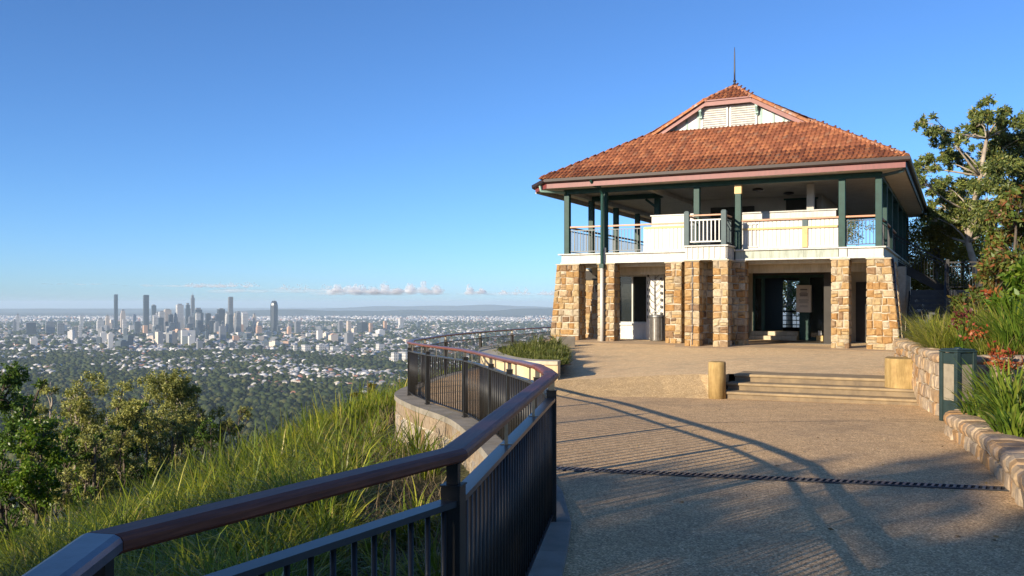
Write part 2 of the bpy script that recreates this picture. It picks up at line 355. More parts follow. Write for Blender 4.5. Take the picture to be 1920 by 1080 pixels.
def sheet(poly, zf, step, name, mat, kind='structure', label=None, cat=None):
    """a sheet over polygon poly, triangulated with inner points so that it follows zf"""
    pts = []; n = len(poly)
    for i in range(n):
        a, b = poly[i], poly[(i + 1) % n]; L = math.dist(a, b); k = max(1, int(L / step))
        for j in range(k): t = j / k; pts.append(Vector((a[0] + (b[0] - a[0]) * t, a[1] + (b[1] - a[1]) * t)))
    ed = [(i, (i + 1) % len(pts)) for i in range(len(pts))]; nb = len(pts)
    xs = [p.x for p in pts]; ys = [p.y for p in pts]
    def inside(x, y):
        c = False; j = nb - 1
        for i in range(nb):
            if (ys[i] > y) != (ys[j] > y) and x < (xs[j] - xs[i]) * (y - ys[i]) / (ys[j] - ys[i]) + xs[i]: c = not c
            j = i
        return c
    extra = []
    x = min(xs) + step / 2
    while x < max(xs):
        y = min(ys) + step / 2
        while y < max(ys):
            if inside(x, y): extra.append(Vector((x, y)))
            y += step
        x += step
    r = geometry.delaunay_2d_cdt(pts + extra, ed, [], 1, 1e-4)
    me = bpy.data.meshes.new(name)
    fs = [f if (r[0][f[1]] - r[0][f[0]]).cross(r[0][f[2]] - r[0][f[0]]) > 0 else f[::-1] for f in r[2]]
    me.from_pydata([(p.x, p.y, zf(p.x, p.y)) for p in r[0]], [], fs); me.materials.append(mat); me.update()
    return tag(link(name, me), label, cat, kind=kind)

# ------------------------------------------------------------------ foliage helpers
def rand_dirs(n, rs):
    v = rs.normal(size=(n, 3)); return v / np.linalg.norm(v, axis=1)[:, None]

def leaves_np(P, L, W, rs, droop=0.0, dirs=None):
    """one diamond leaf per point of P"""
    n = len(P); d = rand_dirs(n, rs) if dirs is None else dirs.copy()
    d[:, 2] -= droop; d /= np.linalg.norm(d, axis=1)[:, None]
    r2 = rand_dirs(n, rs); s = np.cross(d, r2); s /= np.linalg.norm(s, axis=1)[:, None] + 1e-9
    nn = np.cross(s, d)
    L = np.broadcast_to(L, n) * rs.uniform(0.6, 1.3, n); W = np.broadcast_to(W, n) * rs.uniform(0.7, 1.2, n)
    V = np.empty((n, 4, 3))
    V[:, 0] = P; V[:, 2] = P + d * L[:, None]
    V[:, 1] = P + d * (L * .45)[:, None] + s * (W / 2)[:, None] + nn * (W * .12)[:, None]
    V[:, 3] = P + d * (L * .45)[:, None] - s * (W / 2)[:, None] + nn * (W * .12)[:, None]
    return V.reshape(-1, 3), np.arange(n * 4).reshape(-1, 4)

def clump_points(clumps, per, rs, flat=0.75, hollow=0.35):
    out = []
    for (c, r) in clumps:
        n = max(40, int(4.1 * per * (r ** 2)))
        # sub-clumps give an uneven outline
        k = max(4, int(n / 45)); sc = rand_dirs(k, rs) * (r * rs.uniform(hollow, 1.0, k) ** 0.6)[:, None]; sc[:, 2] *= flat
        idx = rs.randint(0, k, n)
        out.append(np.array(c) + sc[idx] + rs.normal(size=(n, 3)) * r * 0.14)
    return np.concatenate(out)

def limb_tubes(mb, base, tips, r0, rg, sag=0.15, n=6):
    base = Vector(base)
    for t in tips:
        t = Vector(t); d = t - base; L = d.length
        pts = []; rad = []
        jx = Vector((rg.uniform(-1, 1), rg.uniform(-1, 1), rg.uniform(-0.4, 0.6))) * L * sag
        for i in range(5):
            u = i / 4; pts.append(base + d * u + jx * math.sin(math.pi * u) + Vector((rg.uniform(-1, 1), rg.uniform(-1, 1), 0)) * L * 0.015 * (0 < i < 4))
            rad.append(max(0.008, r0 * (1 - u * 0.85)))
        mb.tube(pts, rad, n)

def tree(name, label, base, trunk, forks, clumps, leafmat, barkmat, r0, leaf=(0.12, 0.04), per=300, droop=0.3, seed=1, group=None, cat='tree', flat=0.75, sub=0):
    """trunk: list of (x,y,z); forks: index on trunk for each clump chosen as nearest below"""
    rs = np.random.RandomState(seed); rg = random.Random(seed)
    t = thing(name, label, cat, base, 0, group); b = Vector(base); off = (-b.x, -b.y, -b.z)
    mb = MB(); k = len(trunk)
    mb.tube(trunk, [r0 * (1 - 0.6 * i / (k - 1)) for i in range(k)], 9)
    leafy = []
    for (c, r) in clumps:
        c = Vector(c)
        cand = [Vector(p) for p in trunk[forks:]]
        f = min(cand, key=lambda p: (p - c).length + max(0, p.z - c.z + 0.3) * 4)
        limb_tubes(mb, f, [c], r0 * rg.uniform(0.22, 0.4), rg, 0.10, 5)
        tips = [c + Vector(d) * r * 0.8 for d in rand_dirs(sub or 4, rs)]
        if sub: leafy += [(t_, r * rg.uniform(.40, .64)) for t_ in tips]
        limb_tubes(mb, c - (c - f) * 0.25, tips, r0 * 0.14, rg, 0.12, 3)
    mb.build('trunk', barkmat, t, off, smooth=True)
    P = clump_points(leafy or clumps, per, rs, flat)
    V, F = leaves_np(P, leaf[0], leaf[1], rs, droop)
    link('crown', np_mesh('crown', V + np.array(off), F, leafmat), t)
    return t

def blades_np(B, az, lean, L, W, rs, segs=3, curl=1.2):
    """bent tapering blades: B bases (n,3), az heading, lean initial lean from vertical (rad), curl extra bend"""
    n = len(B); d = np.stack([np.cos(az), np.sin(az), np.zeros(n)], 1); s = np.stack([-np.sin(az), np.cos(az), np.zeros(n)], 1)
    tw = rs.uniform(-0.6, 0.6, n); s = s * np.cos(tw)[:, None] + d * np.sin(tw)[:, None]
    V = np.empty((n, 2 * segs + 1, 3)); p = B.copy(); ang = lean.copy()
    cu = np.broadcast_to(curl, n) * rs.uniform(0.4, 1.3, n)
    for i in range(segs):
        w = W * (1 - 0.55 * (i / segs) ** 1.5) * (0.75 if i == 0 else 1)
        V[:, 2 * i] = p - s * (w / 2)[:, None]; V[:, 2 * i + 1] = p + s * (w / 2)[:, None]
        step = L / segs
        p = p + (d * np.sin(ang)[:, None] + np.array([0, 0, 1]) * np.cos(ang)[:, None]) * step[:, None]
        ang = ang + cu / segs
    V[:, 2 * segs] = p
    k = 2 * segs + 1; base = np.arange(n)[:, None] * k; T = []
    for i in range(segs - 1):
        T += [[2 * i, 2 * i + 1, 2 * i + 3], [2 * i, 2 * i + 3, 2 * i + 2]]
    T.append([2 * segs - 2, 2 * segs - 1, 2 * segs])
    F = (base[:, :, None] + np.array(T)[None]).reshape(-1, 3) if False else (base[:, None, :] + np.array(T)[None, :, :]).reshape(-1, 3)
    return V.reshape(-1, 3), F

def tuft(name, label, cat, loc, n, L, W, mat, spread=0.12, lean=0.5, curl=1.2, seed=1, group=None, segs=4):
    rs = np.random.RandomState(seed)
    a = rs.uniform(0, 2 * math.pi, n); rr = spread * np.sqrt(rs.uniform(0, 1, n))
    B = np.stack([rr * np.cos(a), rr * np.sin(a), np.full(n, -0.03)], 1)
    az = a + rs.normal(0, 0.5, n)
    V, F = blades_np(B, az, np.abs(rs.normal(lean * .55, lean * .4, n)), L * rs.uniform(0.55, 1.1, n), W * rs.uniform(0.7, 1.2, n), rs, segs, curl)
    return tag(link(name, np_mesh(name, V, F, mat), None, loc), label, cat, group)

# ------------------------------------------------------------------ layout functions (metres; eye at the origin, z=0)
PX, PY, PA = 11.4, 28.5, R(-26)
CA, SA = math.cos(PA), math.sin(PA)                       # building x axis = (CA, SA), y axis = (-SA, CA)
def to_loc(x, y): dx, dy = x - PX, y - PY; return dx * CA + dy * SA, -dx * SA + dy * CA
def to_world(lx, ly): return PX + lx * CA - ly * SA, PY + lx * SA + ly * CA
def at(px, py, Y): return ((px - 960) / 1720 * Y, Y, (568 - py) / 1720 * Y)

def zpath(x, y): return -1.68 - 0.023 * min(max(y - 7, 0), 12)
def zterr(x, y):
    lx, lv = to_loc(x, y)
    zb = -1.44 - 0.0115 * max(min(lx, 1), -12)
    zf = -1.50 if lx > -2.13 else max(-1.72, -1.50 + 0.0583 * (lx + 2.13))
    t = min(max(-lv / 11.3, 0), 1.05)
    return zb * (1 - t) + zf * t
def sp(x): return math.log1p(math.exp(min(x, 40))) if x < 40 else x
def zhill(x, y):
    b = -2.30 + 0.26 * max(min(x, 0), -12)
    dL = -(x + 2) * 0.966 + (y - 22) * 0.26
    if x > -1.0 and y < 60: dL = min(dL, 4.0 - (x + 1) * 0.3)
    z = b - 0.42 * sp((dL - 4.5) * 1.4) / 1.4
    z -= 0.3 * sp((y - 75) * 0.3) / 0.3 * (1 if x > -1 else 0.0)
    z -= 0.25 * sp((x - 60) * 0.2) / 0.2 + 0.12 * sp((-y - 60) * 0.2) / 0.2
    z += 0.10 * math.sin(x * 1.3 + y * 0.7) * math.sin(y * 0.9 - x * 0.4)
    return max(z, -227.0)

FENCE = [(-0.35, -9.0, -.53), (-0.50, -6.5, -.53), (-0.62, -4.0, -.53), (-0.72, -1.6, -.53), (-0.80, 0.6, -.53), (-0.945, 2.11, -.53), (-0.214, 3.35, -.53), (0.30, 6.94, -.53), (0.25, 9.0, -.60), (-0.03, 11.2, -.68), (-0.30, 13.1, -.74), (-0.78, 15.3, -.77),
         (-1.60, 17.4, -.79), (-2.16, 19.3, -.81), (-2.27, 20.8, -.83), (-2.12, 22.4, -.85), (-1.78, 24.6, -.85), (-0.96, 27.6, -.86), (0.0, 30.5, -.87), (1.49, 35.0, -.90), (2.6, 38.3, -.92), (4.0, 42.0, -.94)]

def offset_line(pts, d):
    """offset polyline (x,y,..) to the right of travel by d"""
    out = []
    for i, p in enumerate(pts):
        a = Vector(pts[max(i - 1, 0)][:2]); b = Vector(pts[min(i + 1, len(pts) - 1)][:2]); p2 = Vector(p[:2])
        d1 = (p2 - a).normalized() if i > 0 else (b - p2).normalized(); d2 = (b - p2).normalized() if i < len(pts) - 1 else d1
        m = (d1 + d2).normalized(); nrm = Vector((m.y, -m.x)); k = 1 / max(0.5, m.dot(d1))
        q = p2 + nrm * d * k; out.append((q.x, q.y) + tuple(p[2:]))
    return out

def resample(pts, step):
    """points along polyline every ~step, smooth (Catmull-Rom)"""
    P = [Vector(p) for p in pts]; out = []
    for i in range(len(P) - 1):
        p0 = P[max(i - 1, 0)]; p1 = P[i]; p2 = P[i + 1]; p3 = P[min(i + 2, len(P) - 1)]
        k = max(1, round((p2 - p1).length / step))
        for j in range(k):
            t = j / k
            out.append(tuple(0.5 * ((2 * p1) + (p2 - p0) * t + (2 * p0 - 5 * p1 + 4 * p2 - p3) * t * t + (3 * p1 - p0 - 3 * p2 + p3) * t ** 3)))
    out.append(tuple(P[-1])); return out

# ------------------------------------------------------------------ terrain, plain, sky-line
def grid_mesh(xs, ys, zf, name, mat, smooth=True):
    V = np.array([(x, y, zf(x, y)) for y in ys for x in xs]); nx = len(xs)
    F = np.array([(j * nx + i, j * nx + i + 1, (j + 1) * nx + i + 1, (j + 1) * nx + i) for j in range(len(ys) - 1) for i in range(nx - 1)])
    return link(name, np_mesh(name, V, F, mat, smooth))
xs = list(np.arange(-900, -60, 40)) + list(np.arange(-60, -16, 4)) + list(np.arange(-16, 4, 0.5)) + list(np.arange(4, 60, 4)) + list(np.arange(60, 941, 40))
ys = list(np.arange(-900, -20, 40)) + list(np.arange(-20, 0, 2)) + list(np.arange(0, 34, 0.5)) + list(np.arange(34, 100, 4)) + list(np.arange(100, 1301, 40))
tag(grid_mesh(xs, ys, zhill, 'hillside', M['hill']), 'steep green hillside falling away below the lookout', 'hillside', kind='structure')

def plain_mat():
    m, nt, bs = newmat('wooded_plain'); v = coords(nt, True)
    n1 = noise(nt, v, 0.0022, 8, 0.65); n2 = noise(nt, v, 0.02, 6, 0.7)
    r1 = ramp(nt, [(0.35, (0.034, 0.045, 0.026)), (0.55, (0.075, 0.08, 0.062)), (0.75, (0.15, 0.145, 0.13))], n1)
    r2 = ramp(nt, [(0.4, (0.75, 0.78, 0.75)), (0.62, (1.0, 1.0, 1.0)), (0.74, (2.2, 2.1, 2.0))], n2)
    nt.links.new(mix(nt, r1.outputs[0], r2.outputs[0], 1.0, 'MULTIPLY'), bs.inputs['Base Color'])
    bs.inputs['Roughness'].default_value = 0.95; bs.inputs['Specular IOR Level'].default_value = 0.05
    return m
ZP = -225.0
mb = MB(); rings = [0, 600, 2000, 5000, 10000, 20000, 32000, 44000]; seg = 64
pv = [(0, 0, ZP)] + [(r_ * math.cos(2 * math.pi * k / seg), r_ * math.sin(2 * math.pi * k / seg), ZP) for r_ in rings[1:] for k in range(seg)]
mb.v = pv; mb.f = [(0, 1 + k, 1 + (k + 1) % seg) for k in range(seg)]
for i in range(len(rings) - 2):
    a = 1 + i * seg; b = a + seg
    mb.f += [(a + k, b + k, b + (k + 1) % seg, a + (k + 1) % seg) for k in range(seg)]
tag(mb.build('plain', plain_mat()), 'wooded suburban plain stretching to the horizon', 'plain', kind='structure')

def ridge(name, D, x0, x1, h, seed, label):
    rg = random.Random(seed); n = 70; mb = MB(); ph = [rg.uniform(0, 6) for _ in range(6)]
    for i in range(n):
        u = i / (n - 1); x = x0 + (x1 - x0) * u
        e = math.sin(math.pi * u) ** 0.5
        z = h * e * (0.62 + 0.2 * math.sin(u * 9 + ph[0]) + 0.12 * math.sin(u * 21 + ph[1]) + 0.05 * math.sin(u * 53 + ph[2]))
        mb.v += [(x, D - 1500, ZP - 2), (x, D - 500, ZP + z * 0.6), (x, D, ZP + z), (x, D + 1500, ZP - 2)]
    for i in range(n - 1):
        for k in range(3): a = i * 4 + k; mb.f.append((a, a + 4, a + 5, a + 1))
    o = mb.build(name, M['ridge_far'], smooth=True); tag(o, label, 'hills', kind='structure')
M['ridge_far'] = surf('far_ridge_forest', (0.035, 0.045, 0.028), (0.05, 0.06, 0.035), 0.001, 0.95, bump_s=0, spec=0.05)
ridge('far_hills', 19000, -6200, 3500, 150, 1, 'low wooded hills on the hazy horizon')
ridge('far_hills', 30000, -6500, 8500, 215, 2, 'faint blue ridge line behind the low hills')
ridge('far_hills', 25000, -19000, -8000, 90, 3, 'thin dark rise on the horizon left of the towers')

# ------------------------------------------------------------------ path, terrace, steps
fr = resample([p[:2] + (p[2],) for p in FENCE], 0.8)
low_curve = [(5.98, 12.75), (5.78, 12.0), (5.42, 10.8), (4.78, 9.0), (4.20, 7.5), (3.86, 6.3), (3.66, 5.0), (3.55, 3.0), (3.5, 0.0), (3.6, -4.0), (3.8, -9.0)]
path_poly = [(p[0] + 0.02, p[1]) for p in offset_line(fr, 0.10)] + [(6.5, 41.5), (6.5, 30), (9.2, 22), (9.2, 14.6), (7.6, 14.2), (6.25, 12.9)] + [(x + 0.12, y) for x, y in low_curve[1:]]
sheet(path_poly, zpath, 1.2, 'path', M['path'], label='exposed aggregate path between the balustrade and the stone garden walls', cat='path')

SV = -11.94                                                  # local y of the lowest riser
bank_top = [to_world(-2.14, SV + 0.80), to_world(-2.16, SV + 0.30), (4.02, 19.75), (3.2, 20.05), (2.2, 20.2), (1.3, 20.3), (0.75, 20.4)]
seat = [(1.02, 20.45), (0.45, 20.62), (-0.05, 21.2), (-0.42, 22.2), (-0.72, 23.8), (-0.88, 25.6), (-0.80, 27.2), (-0.40, 28.7), (0.35, 30.2)]
terr_poly = [to_world(3.4, -10.6), to_world(1.9, SV + 0.80)] + bank_top + [(0.6, 20.6), (0.1, 21.3), (-0.25, 22.2), (-0.55, 23.8), (-0.7, 25.6), (-0.62, 27.1), (-0.25, 28.6), (0.6, 30.4), (2.4, 36.5), (5.5, 43)] + [to_world(-6, 19), to_world(6, 19), to_world(6, 2)]
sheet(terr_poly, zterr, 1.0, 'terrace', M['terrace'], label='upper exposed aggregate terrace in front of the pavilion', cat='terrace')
ap = [to_world(-11.3, -.95), to_world(-6.2, -.95), to_world(-6.0, -1.75), to_world(-4.2, -1.75), to_world(-4.0, -.95), to_world(1.0, -.95), to_world(1.0, .6), to_world(-11.3, .6)]
sheet(ap, lambda x, y: zterr(x, y) + .005, .6, 'pavement', M['apron'], label='smooth pale concrete apron along the foot of the pavilion piers', cat='pavement')
# sloped bank between path and terrace
mb = MB(); bt = [(x, y, 0) for x, y in bank_top[:2]] + resample([(x, y, 0) for x, y in bank_top[2:]], 0.4)
bb = offset_line(bt, -0.0)
low = [bank_top[0], to_world(-2.2, SV - 0.02)] + [(x - 0.005, y - 1.2) for x, y, _ in bt[2:]]
for i in range(len(bt) - 1):
    a, b = bt[i], bt[i + 1]; c, d = low[i], low[i + 1]
    mb.quad((c[0], c[1], zpath(*c) - 0.03), (a[0], a[1], zterr(a[0], a[1]) + 0.004), (b[0], b[1], zterr(b[0], b[1]) + 0.004), (d[0], d[1], zpath(*d) - 0.03))
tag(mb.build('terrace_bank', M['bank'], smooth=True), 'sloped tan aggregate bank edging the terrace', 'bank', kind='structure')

# steps: three risers, each slab with a rounded nosing
st = thing('steps', 'three long weathered sandstone steps up to the terrace', 'steps', (*to_world(-0.2, SV + 0.4), -1.95), PA); st['kind'] = 'structure'
def lb(o, z=0): return o
zs = [-1.80, -1.65, -1.50]
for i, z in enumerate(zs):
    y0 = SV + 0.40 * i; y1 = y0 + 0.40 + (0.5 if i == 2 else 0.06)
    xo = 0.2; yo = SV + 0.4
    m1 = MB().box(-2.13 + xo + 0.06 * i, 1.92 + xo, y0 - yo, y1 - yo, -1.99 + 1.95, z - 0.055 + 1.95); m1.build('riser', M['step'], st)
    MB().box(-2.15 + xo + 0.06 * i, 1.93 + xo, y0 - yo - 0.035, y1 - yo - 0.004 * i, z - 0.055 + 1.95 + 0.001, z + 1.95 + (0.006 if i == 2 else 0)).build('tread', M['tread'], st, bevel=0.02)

# bollards of sandstone at each end
def bollard(loc, r_, h, label):
    o = MB().lathe((0, 0, 0), [(r_, -0.05), (r_, h - 0.03), (r_ - 0.012, h - 0.008), (r_ - 0.04, h)], 28).build('stone_bollard', M['sandstone']); o.location = loc
    for p in o.data.polygons: p.use_smooth = abs(p.normal.z) < 0.5
    return tag(o, label, 'bollard')
bx, by = to_world(-2.19, SV - 0.05); bollard((bx, by, -1.95), 0.175, 0.76, 'round yellow sandstone bollard standing beside the left end of the steps')
bx, by = to_world(1.28, SV + 0.82)
o = MB(); prof = []
for k in range(15): a = math.pi * k / 14; prof.append((0.36 * math.cos(a), -0.36 * math.sin(a)))
prof += [(-0.36, 0.5), (0.36, 0.5)]
o.prism(prof[::-1], -1.66, -1.08)
o = o.build('stone_block', M['sandstone'], bevel=0.012); o.location = (bx, by, 0); o.rotation_euler.z = PA
for v in o.data.vertices: v.co.z += 1.66
o.location.z = -1.66
tag(o, 'squat yellow sandstone block on the steps against the fieldstone wall', 'bollard')

pth = bpy.data.objects['path']
for (a, b) in (((1.6, 13.9), (6.6, 14.6)), ((0.3, 12.6), (1.3, 13.0)), ((2.9, 14.15), (6.9, 14.35))):
    a_, b_ = Vector(a), Vector(b); n_ = (b_ - a_).normalized(); n_ = Vector((-n_.y, n_.x)) * .006; mb = MB()
    for i in range(12):
        p, q = a_.lerp(b_, i / 12), a_.lerp(b_, (i + 1) / 12)
        mb.quad(*[(w_.x, w_.y, zpath(w_.x, w_.y) + .004) for w_ in (p - n_, q - n_, q + n_, p + n_)])
    mb.build('joint', M['iron'], pth)
# drainage channel across the path
dr = thing('drain', 'iron slotted channel drain across the shaded edge of the path', 'drain', (0.40, 9.62, zpath(0.4, 9.62)))
A0 = Vector((0.40, 9.62)); A1 = Vector((4.92, 8.30)); dd = (A1 - A0); Ld = dd.length; dd.normalize(); dn = Vector((-dd.y, dd.x))
def dpt(t, w, z): p = A0 + dd * t + dn * w; return (p.x - 0.40, p.y - 9.62, zpath(p.x, p.y) + z - zpath(0.4, 9.62))
mb = MB(); mb.quad(dpt(0, -0.085, .004), dpt(Ld, -0.085, .004), dpt(Ld, 0.085, .004), dpt(0, 0.085, .004)); mb.build('channel', M['pit'], dr)
for w in (-0.092, 0.092):
    MB().bar(dpt(0, w, .006), dpt(Ld, w, .006), 0.022, 0.012).build('frame', M['iron'], dr)
slat = None; n = int(Ld / 0.062)
for i in range(n):
    t = 0.03 + i * 0.062
    MB().bar(dpt(t - 0.02, -0.080, .010), dpt(t + 0.02, 0.080, .010), 0.026, 0.010).build('bar', M['steelgrey'], dr)

# ------------------------------------------------------------------ balustrade along the edge
fx, fy = FENCE[7][0], FENCE[7][1]
FO = (-fx, -fy, 1.68)
bal = thing('balustrade', 'long curving black balustrade with a broad hardwood handrail', 'balustrade', (fx, fy, -1.68))
rail_pts = [FENCE[i] for i in range(3, 8)] + resample(FENCE[7:], 1.05)[1:]
def ring(pts, i, prof):
    a = Vector(pts[max(i - 1, 0)]); p = Vector(pts[i]); b = Vector(pts[min(i + 1, len(pts) - 1)])
    d1 = (p - a); d2 = (b - p); d1.z = d2.z = 0
    d1 = d1.normalized() if d1.length > 1e-6 else d2.normalized(); d2 = d2.normalized() if d2.length > 1e-6 else d1
    m = (d1 + d2).normalized(); s = Vector((m.y, -m.x, 0)); k = 1 / max(0.6, m.dot(d1))
    return [p + s * (u * k) + Vector((0, 0, w)) for u, w in prof]
W, H = 0.054, 0.046
PROF = [(-W + .012, -H), (W - .012, -H), (W, -H + .010), (W, -.016), (W - .006, -.006), (W - .020, 0), (-W + .020, 0), (-W + .006, -.006), (-W, -.016), (-W, -H + .010)]
def sweep(pts, i, prof, gap=0.0):
    mb = MB(); r1 = ring(pts, i, prof); r2 = ring(pts, i + 1, prof); n = len(prof)
    d = (Vector(pts[i + 1]) - Vector(pts[i])).normalized() * gap
    mb.v = [tuple(p + d) for p in r1] + [tuple(p - d) for p in r2]
    mb.f = [(k, (k + 1) % n, n + (k + 1) % n, n + k) for k in range(n)] + [tuple(range(n))[::-1], tuple(range(n, 2 * n))]
    mb.f = [f[::-1] for f in mb.f]
    return mb
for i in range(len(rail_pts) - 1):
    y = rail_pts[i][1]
    o = sweep(rail_pts, i, PROF, 0.0015).build('handrail', M['handrail_sky_sheen'] if rail_pts[i + 1][1] < 2.2 else (M['handrail'] if y < 8.9 else M['handrail_red']), bal, FO)
    # orient grain along the segment: texture uses object axes, so turn the object to the segment
    a, b = Vector(rail_pts[i]), Vector(rail_pts[i + 1]); ang = math.atan2(b.y - a.y, b.x - a.x)
    o.data.transform(Matrix.Rotation(-ang, 4, 'Z')); o.rotation_euler.z = ang
MPROF = [(-.033, -.022), (.033, -.022), (.033, 0), (-.033, 0)]
BPROF = [(-.020, -.012), (.020, -.012), (.020, 0), (-.020, 0)]
mid_pts = [(x, y, z - 0.185) for x, y, z in rail_pts]; bot_pts = [(x, y, z - 1.055) for x, y, z in rail_pts]
for i in range(len(rail_pts) - 1):
    sweep(mid_pts, i, MPROF, 0.001).build('mid_rail', M['steelgrey'], bal, FO)
    sweep(bot_pts, i, BPROF, 0.001).build('bottom_rail', M['black'], bal, FO)
for i in range(3, len(FENCE)):
    x, y, z = FENCE[i]; q = FENCE[min(i + 1, len(FENCE) - 1)]; p = FENCE[i - 1]
    ang = math.atan2(q[1] - p[1], q[0] - p[0])
    rm = Matrix.Translation((x, y, z)) @ Matrix.Rotation(ang, 4, 'Z')
    mb = MB().box(-.036, .036, -.036, .036, -1.14, -.135).box(-.040, .040, -.040, .040, -.135, -.130)
    mb.v = [tuple(rm @ Vector(v)) for v in mb.v]; po = mb.build('post', M['black'], bal, FO)
    mb = MB().box(-.016, .016, -.022, .022, -.130, -.050).box(-.035, .035, -.028, .028, -.056, -.0525)
    mb.v = [tuple(rm @ Vector(v)) for v in mb.v]; mb.build('rail_bracket', M['black'] if y < 6 else M['fitting'], po, None if False else FO)
    mb = MB().box(-.075, .075, -.055, .055, -1.150, -1.138)
    for a, b in ((-.055, -.038), (.055, -.038), (-.055, .038), (.055, .038)): mb.lathe((a, b, -1.138), [(.012, 0), (.012, .012), (.006, .018)], 6)
    mb.v = [tuple(rm @ Vector(v)) for v in mb.v]; mb.build('base_plate', M['black'], po, FO)
# intermediate stubs carrying the handrail, then balusters
bars = []; stub_d = 0; total = 0
for i in range(len(rail_pts) - 1):
    a, b = Vector(rail_pts[i]), Vector(rail_pts[i + 1]); L = (b - a).length; d = (b - a) / L
    sp_ = 0.098 if a.y < 6.9 and b.y < 7.5 else (0.19 if b.y < 13.6 else 0.128)
    t = (sp_ - total % sp_) % sp_
    while t < L:
        p = a + d * t
        if all(math.dist(p[:2], f[:2]) > 0.055 for f in FENCE): bars.append(p)
        t += sp_
    total += L
bar_me = MB().tube([(0, 0, -1.057), (0, 0, -.205)], 0.0098, 8).mesh('baluster', M['black'], True)
bars = [p for p in bars if p.y > 0.0]; bars.sort(key=lambda p: p.length)
bar_wide = MB().tube([(0, 0, -1.057), (0, 0, -.205)], 0.016, 8).mesh('baluster', M['black'], True)
for p in bars[:296]: link('baluster', bar_wide if 7.0 < p.y < 13.6 else bar_me, bal, p + Vector(FO))
mb = MB()
for p in bars[296:]: mb.tube([p + Vector((0, 0, -1.057)), p + Vector((0, 0, -.205))], 0.0082, 4, False)
tag(mb.build('baluster', M['black'], bal, FO), kind='stuff')
total = 0
for i in range(len(rail_pts) - 1):
    a, b = Vector(rail_pts[i]), Vector(rail_pts[i + 1]); d = b - a
    for u in ((0.36, 0.68) if d.length > 3 else (0.5,)):
        p = a + d * u
        if p.y > 3.4 and all(math.dist(p[:2], f[:2]) > 0.35 for f in FENCE):
            MB().box(-.009, .009, -.009, .009, -.187, -.05).box(-.03, .03, -.016, .016, -.187, -.181).box(-.03, .03, -.02, .02, -.056, -.0525).build('rail_stub', M['fitting'], bal, p + Vector(FO))

# ------------------------------------------------------------------ kerb and curved retaining wall under the balustrade
kerb_line = resample(FENCE[3:9], 0.9)
kr, kl = offset_line(kerb_line, 0.15), offset_line(kerb_line, -0.17)
kb = thing('kerb', 'grey concrete kerb under the near end of the balustrade', 'kerb', (*kerb_line[-1][:2], -1.80)); ko = (-kerb_line[-1][0], -kerb_line[-1][1], 1.80)
for i in range(len(kerb_line) - 1):
    p = [kr[i], kr[i + 1], kl[i + 1], kl[i]]
    zt = lambda q: q[2] - 1.118
    mb = MB(); top = [(q[0], q[1], zt(q)) for q in p]; bot = [(q[0], q[1], zt(q) - (0.16 if k in (0, 1) else 0.7)) for k, q in enumerate(p)]
    mb.v = bot + top; mb.f = [(3, 2, 1, 0), (4, 5, 6, 7), (0, 1, 5, 4), (1, 2, 6, 5), (2, 3, 7, 6), (3, 0, 4, 7)]
    mb.build('kerb_stone', M['concrete'], kb, ko, bevel=0.012)

wl = resample(FENCE[8:], 0.25)
wx, wy = FENCE[13][0], FENCE[13][1]; WO = (-wx, -wy, 3.0)
rw = thing('retaining_wall', 'curved stone retaining wall carrying the balustrade above the grass slope', 'wall', (wx, wy, -3.0))
def wall_pt(line, s, off, z):
    """point at arc length s on line, offset to the left (outside) by off"""
    acc = 0
    for i in range(len(line) - 1):
        a, b = Vector(line[i]), Vector(line[i + 1]); L = (b - a).xy.length
        if acc + L >= s or i == len(line) - 2:
            d = (b - a); t = (s - acc) / L; p = a + d * t
            # smoothed heading
            a2 = Vector(line[max(i - 2, 0)]); b2 = Vector(line[min(i + 3, len(line) - 1)]); h = (b2 - a2); h.z = 0; h.normalize()
            n = Vector((-h.y, h.x, 0)); return Vector((p.x, p.y, 0)) + n * off + Vector((0, 0, p.z + z)), n
        acc += L
WL = sum((Vector(wl[i + 1]) - Vector(wl[i])).xy.length for i in range(len(wl) - 1))
def wall_course(line, s0, s1, off, z0, z1, wmin, wmax, mat, parent, off3, name='stone', depth=0.12, bulge=0.02, gap=0.012, jit=0.01, inset=0.025, zj=0.0, rg=rnd):
    s = s0
    while s < s1 - 0.03:
        w = min(rg.uniform(wmin, wmax), s1 - s)
        j = [rg.uniform(-zj, zj) for _ in range(4)]
        a, n1 = wall_pt(line, s + gap / 2, off, z0); b, n2 = wall_pt(line, s + w - gap / 2, off, z0)
        c, _ = wall_pt(line, s + w - gap / 2, off, z1); d, _ = wall_pt(line, s + gap / 2, off, z1)
        g = Vector((0, 0, gap / 2)); Z = lambda k: Vector((0, 0, j[k]))
        # outside is on the left of travel, so going anticlockwise from outside runs b -> a
        MB().stone([b + g + Z(0), a + g + Z(1), d - g + Z(2), c - g + Z(3)], (n1 + n2), depth, bulge, inset, jit, rg).build(name, mat, parent, off3)
        s += w
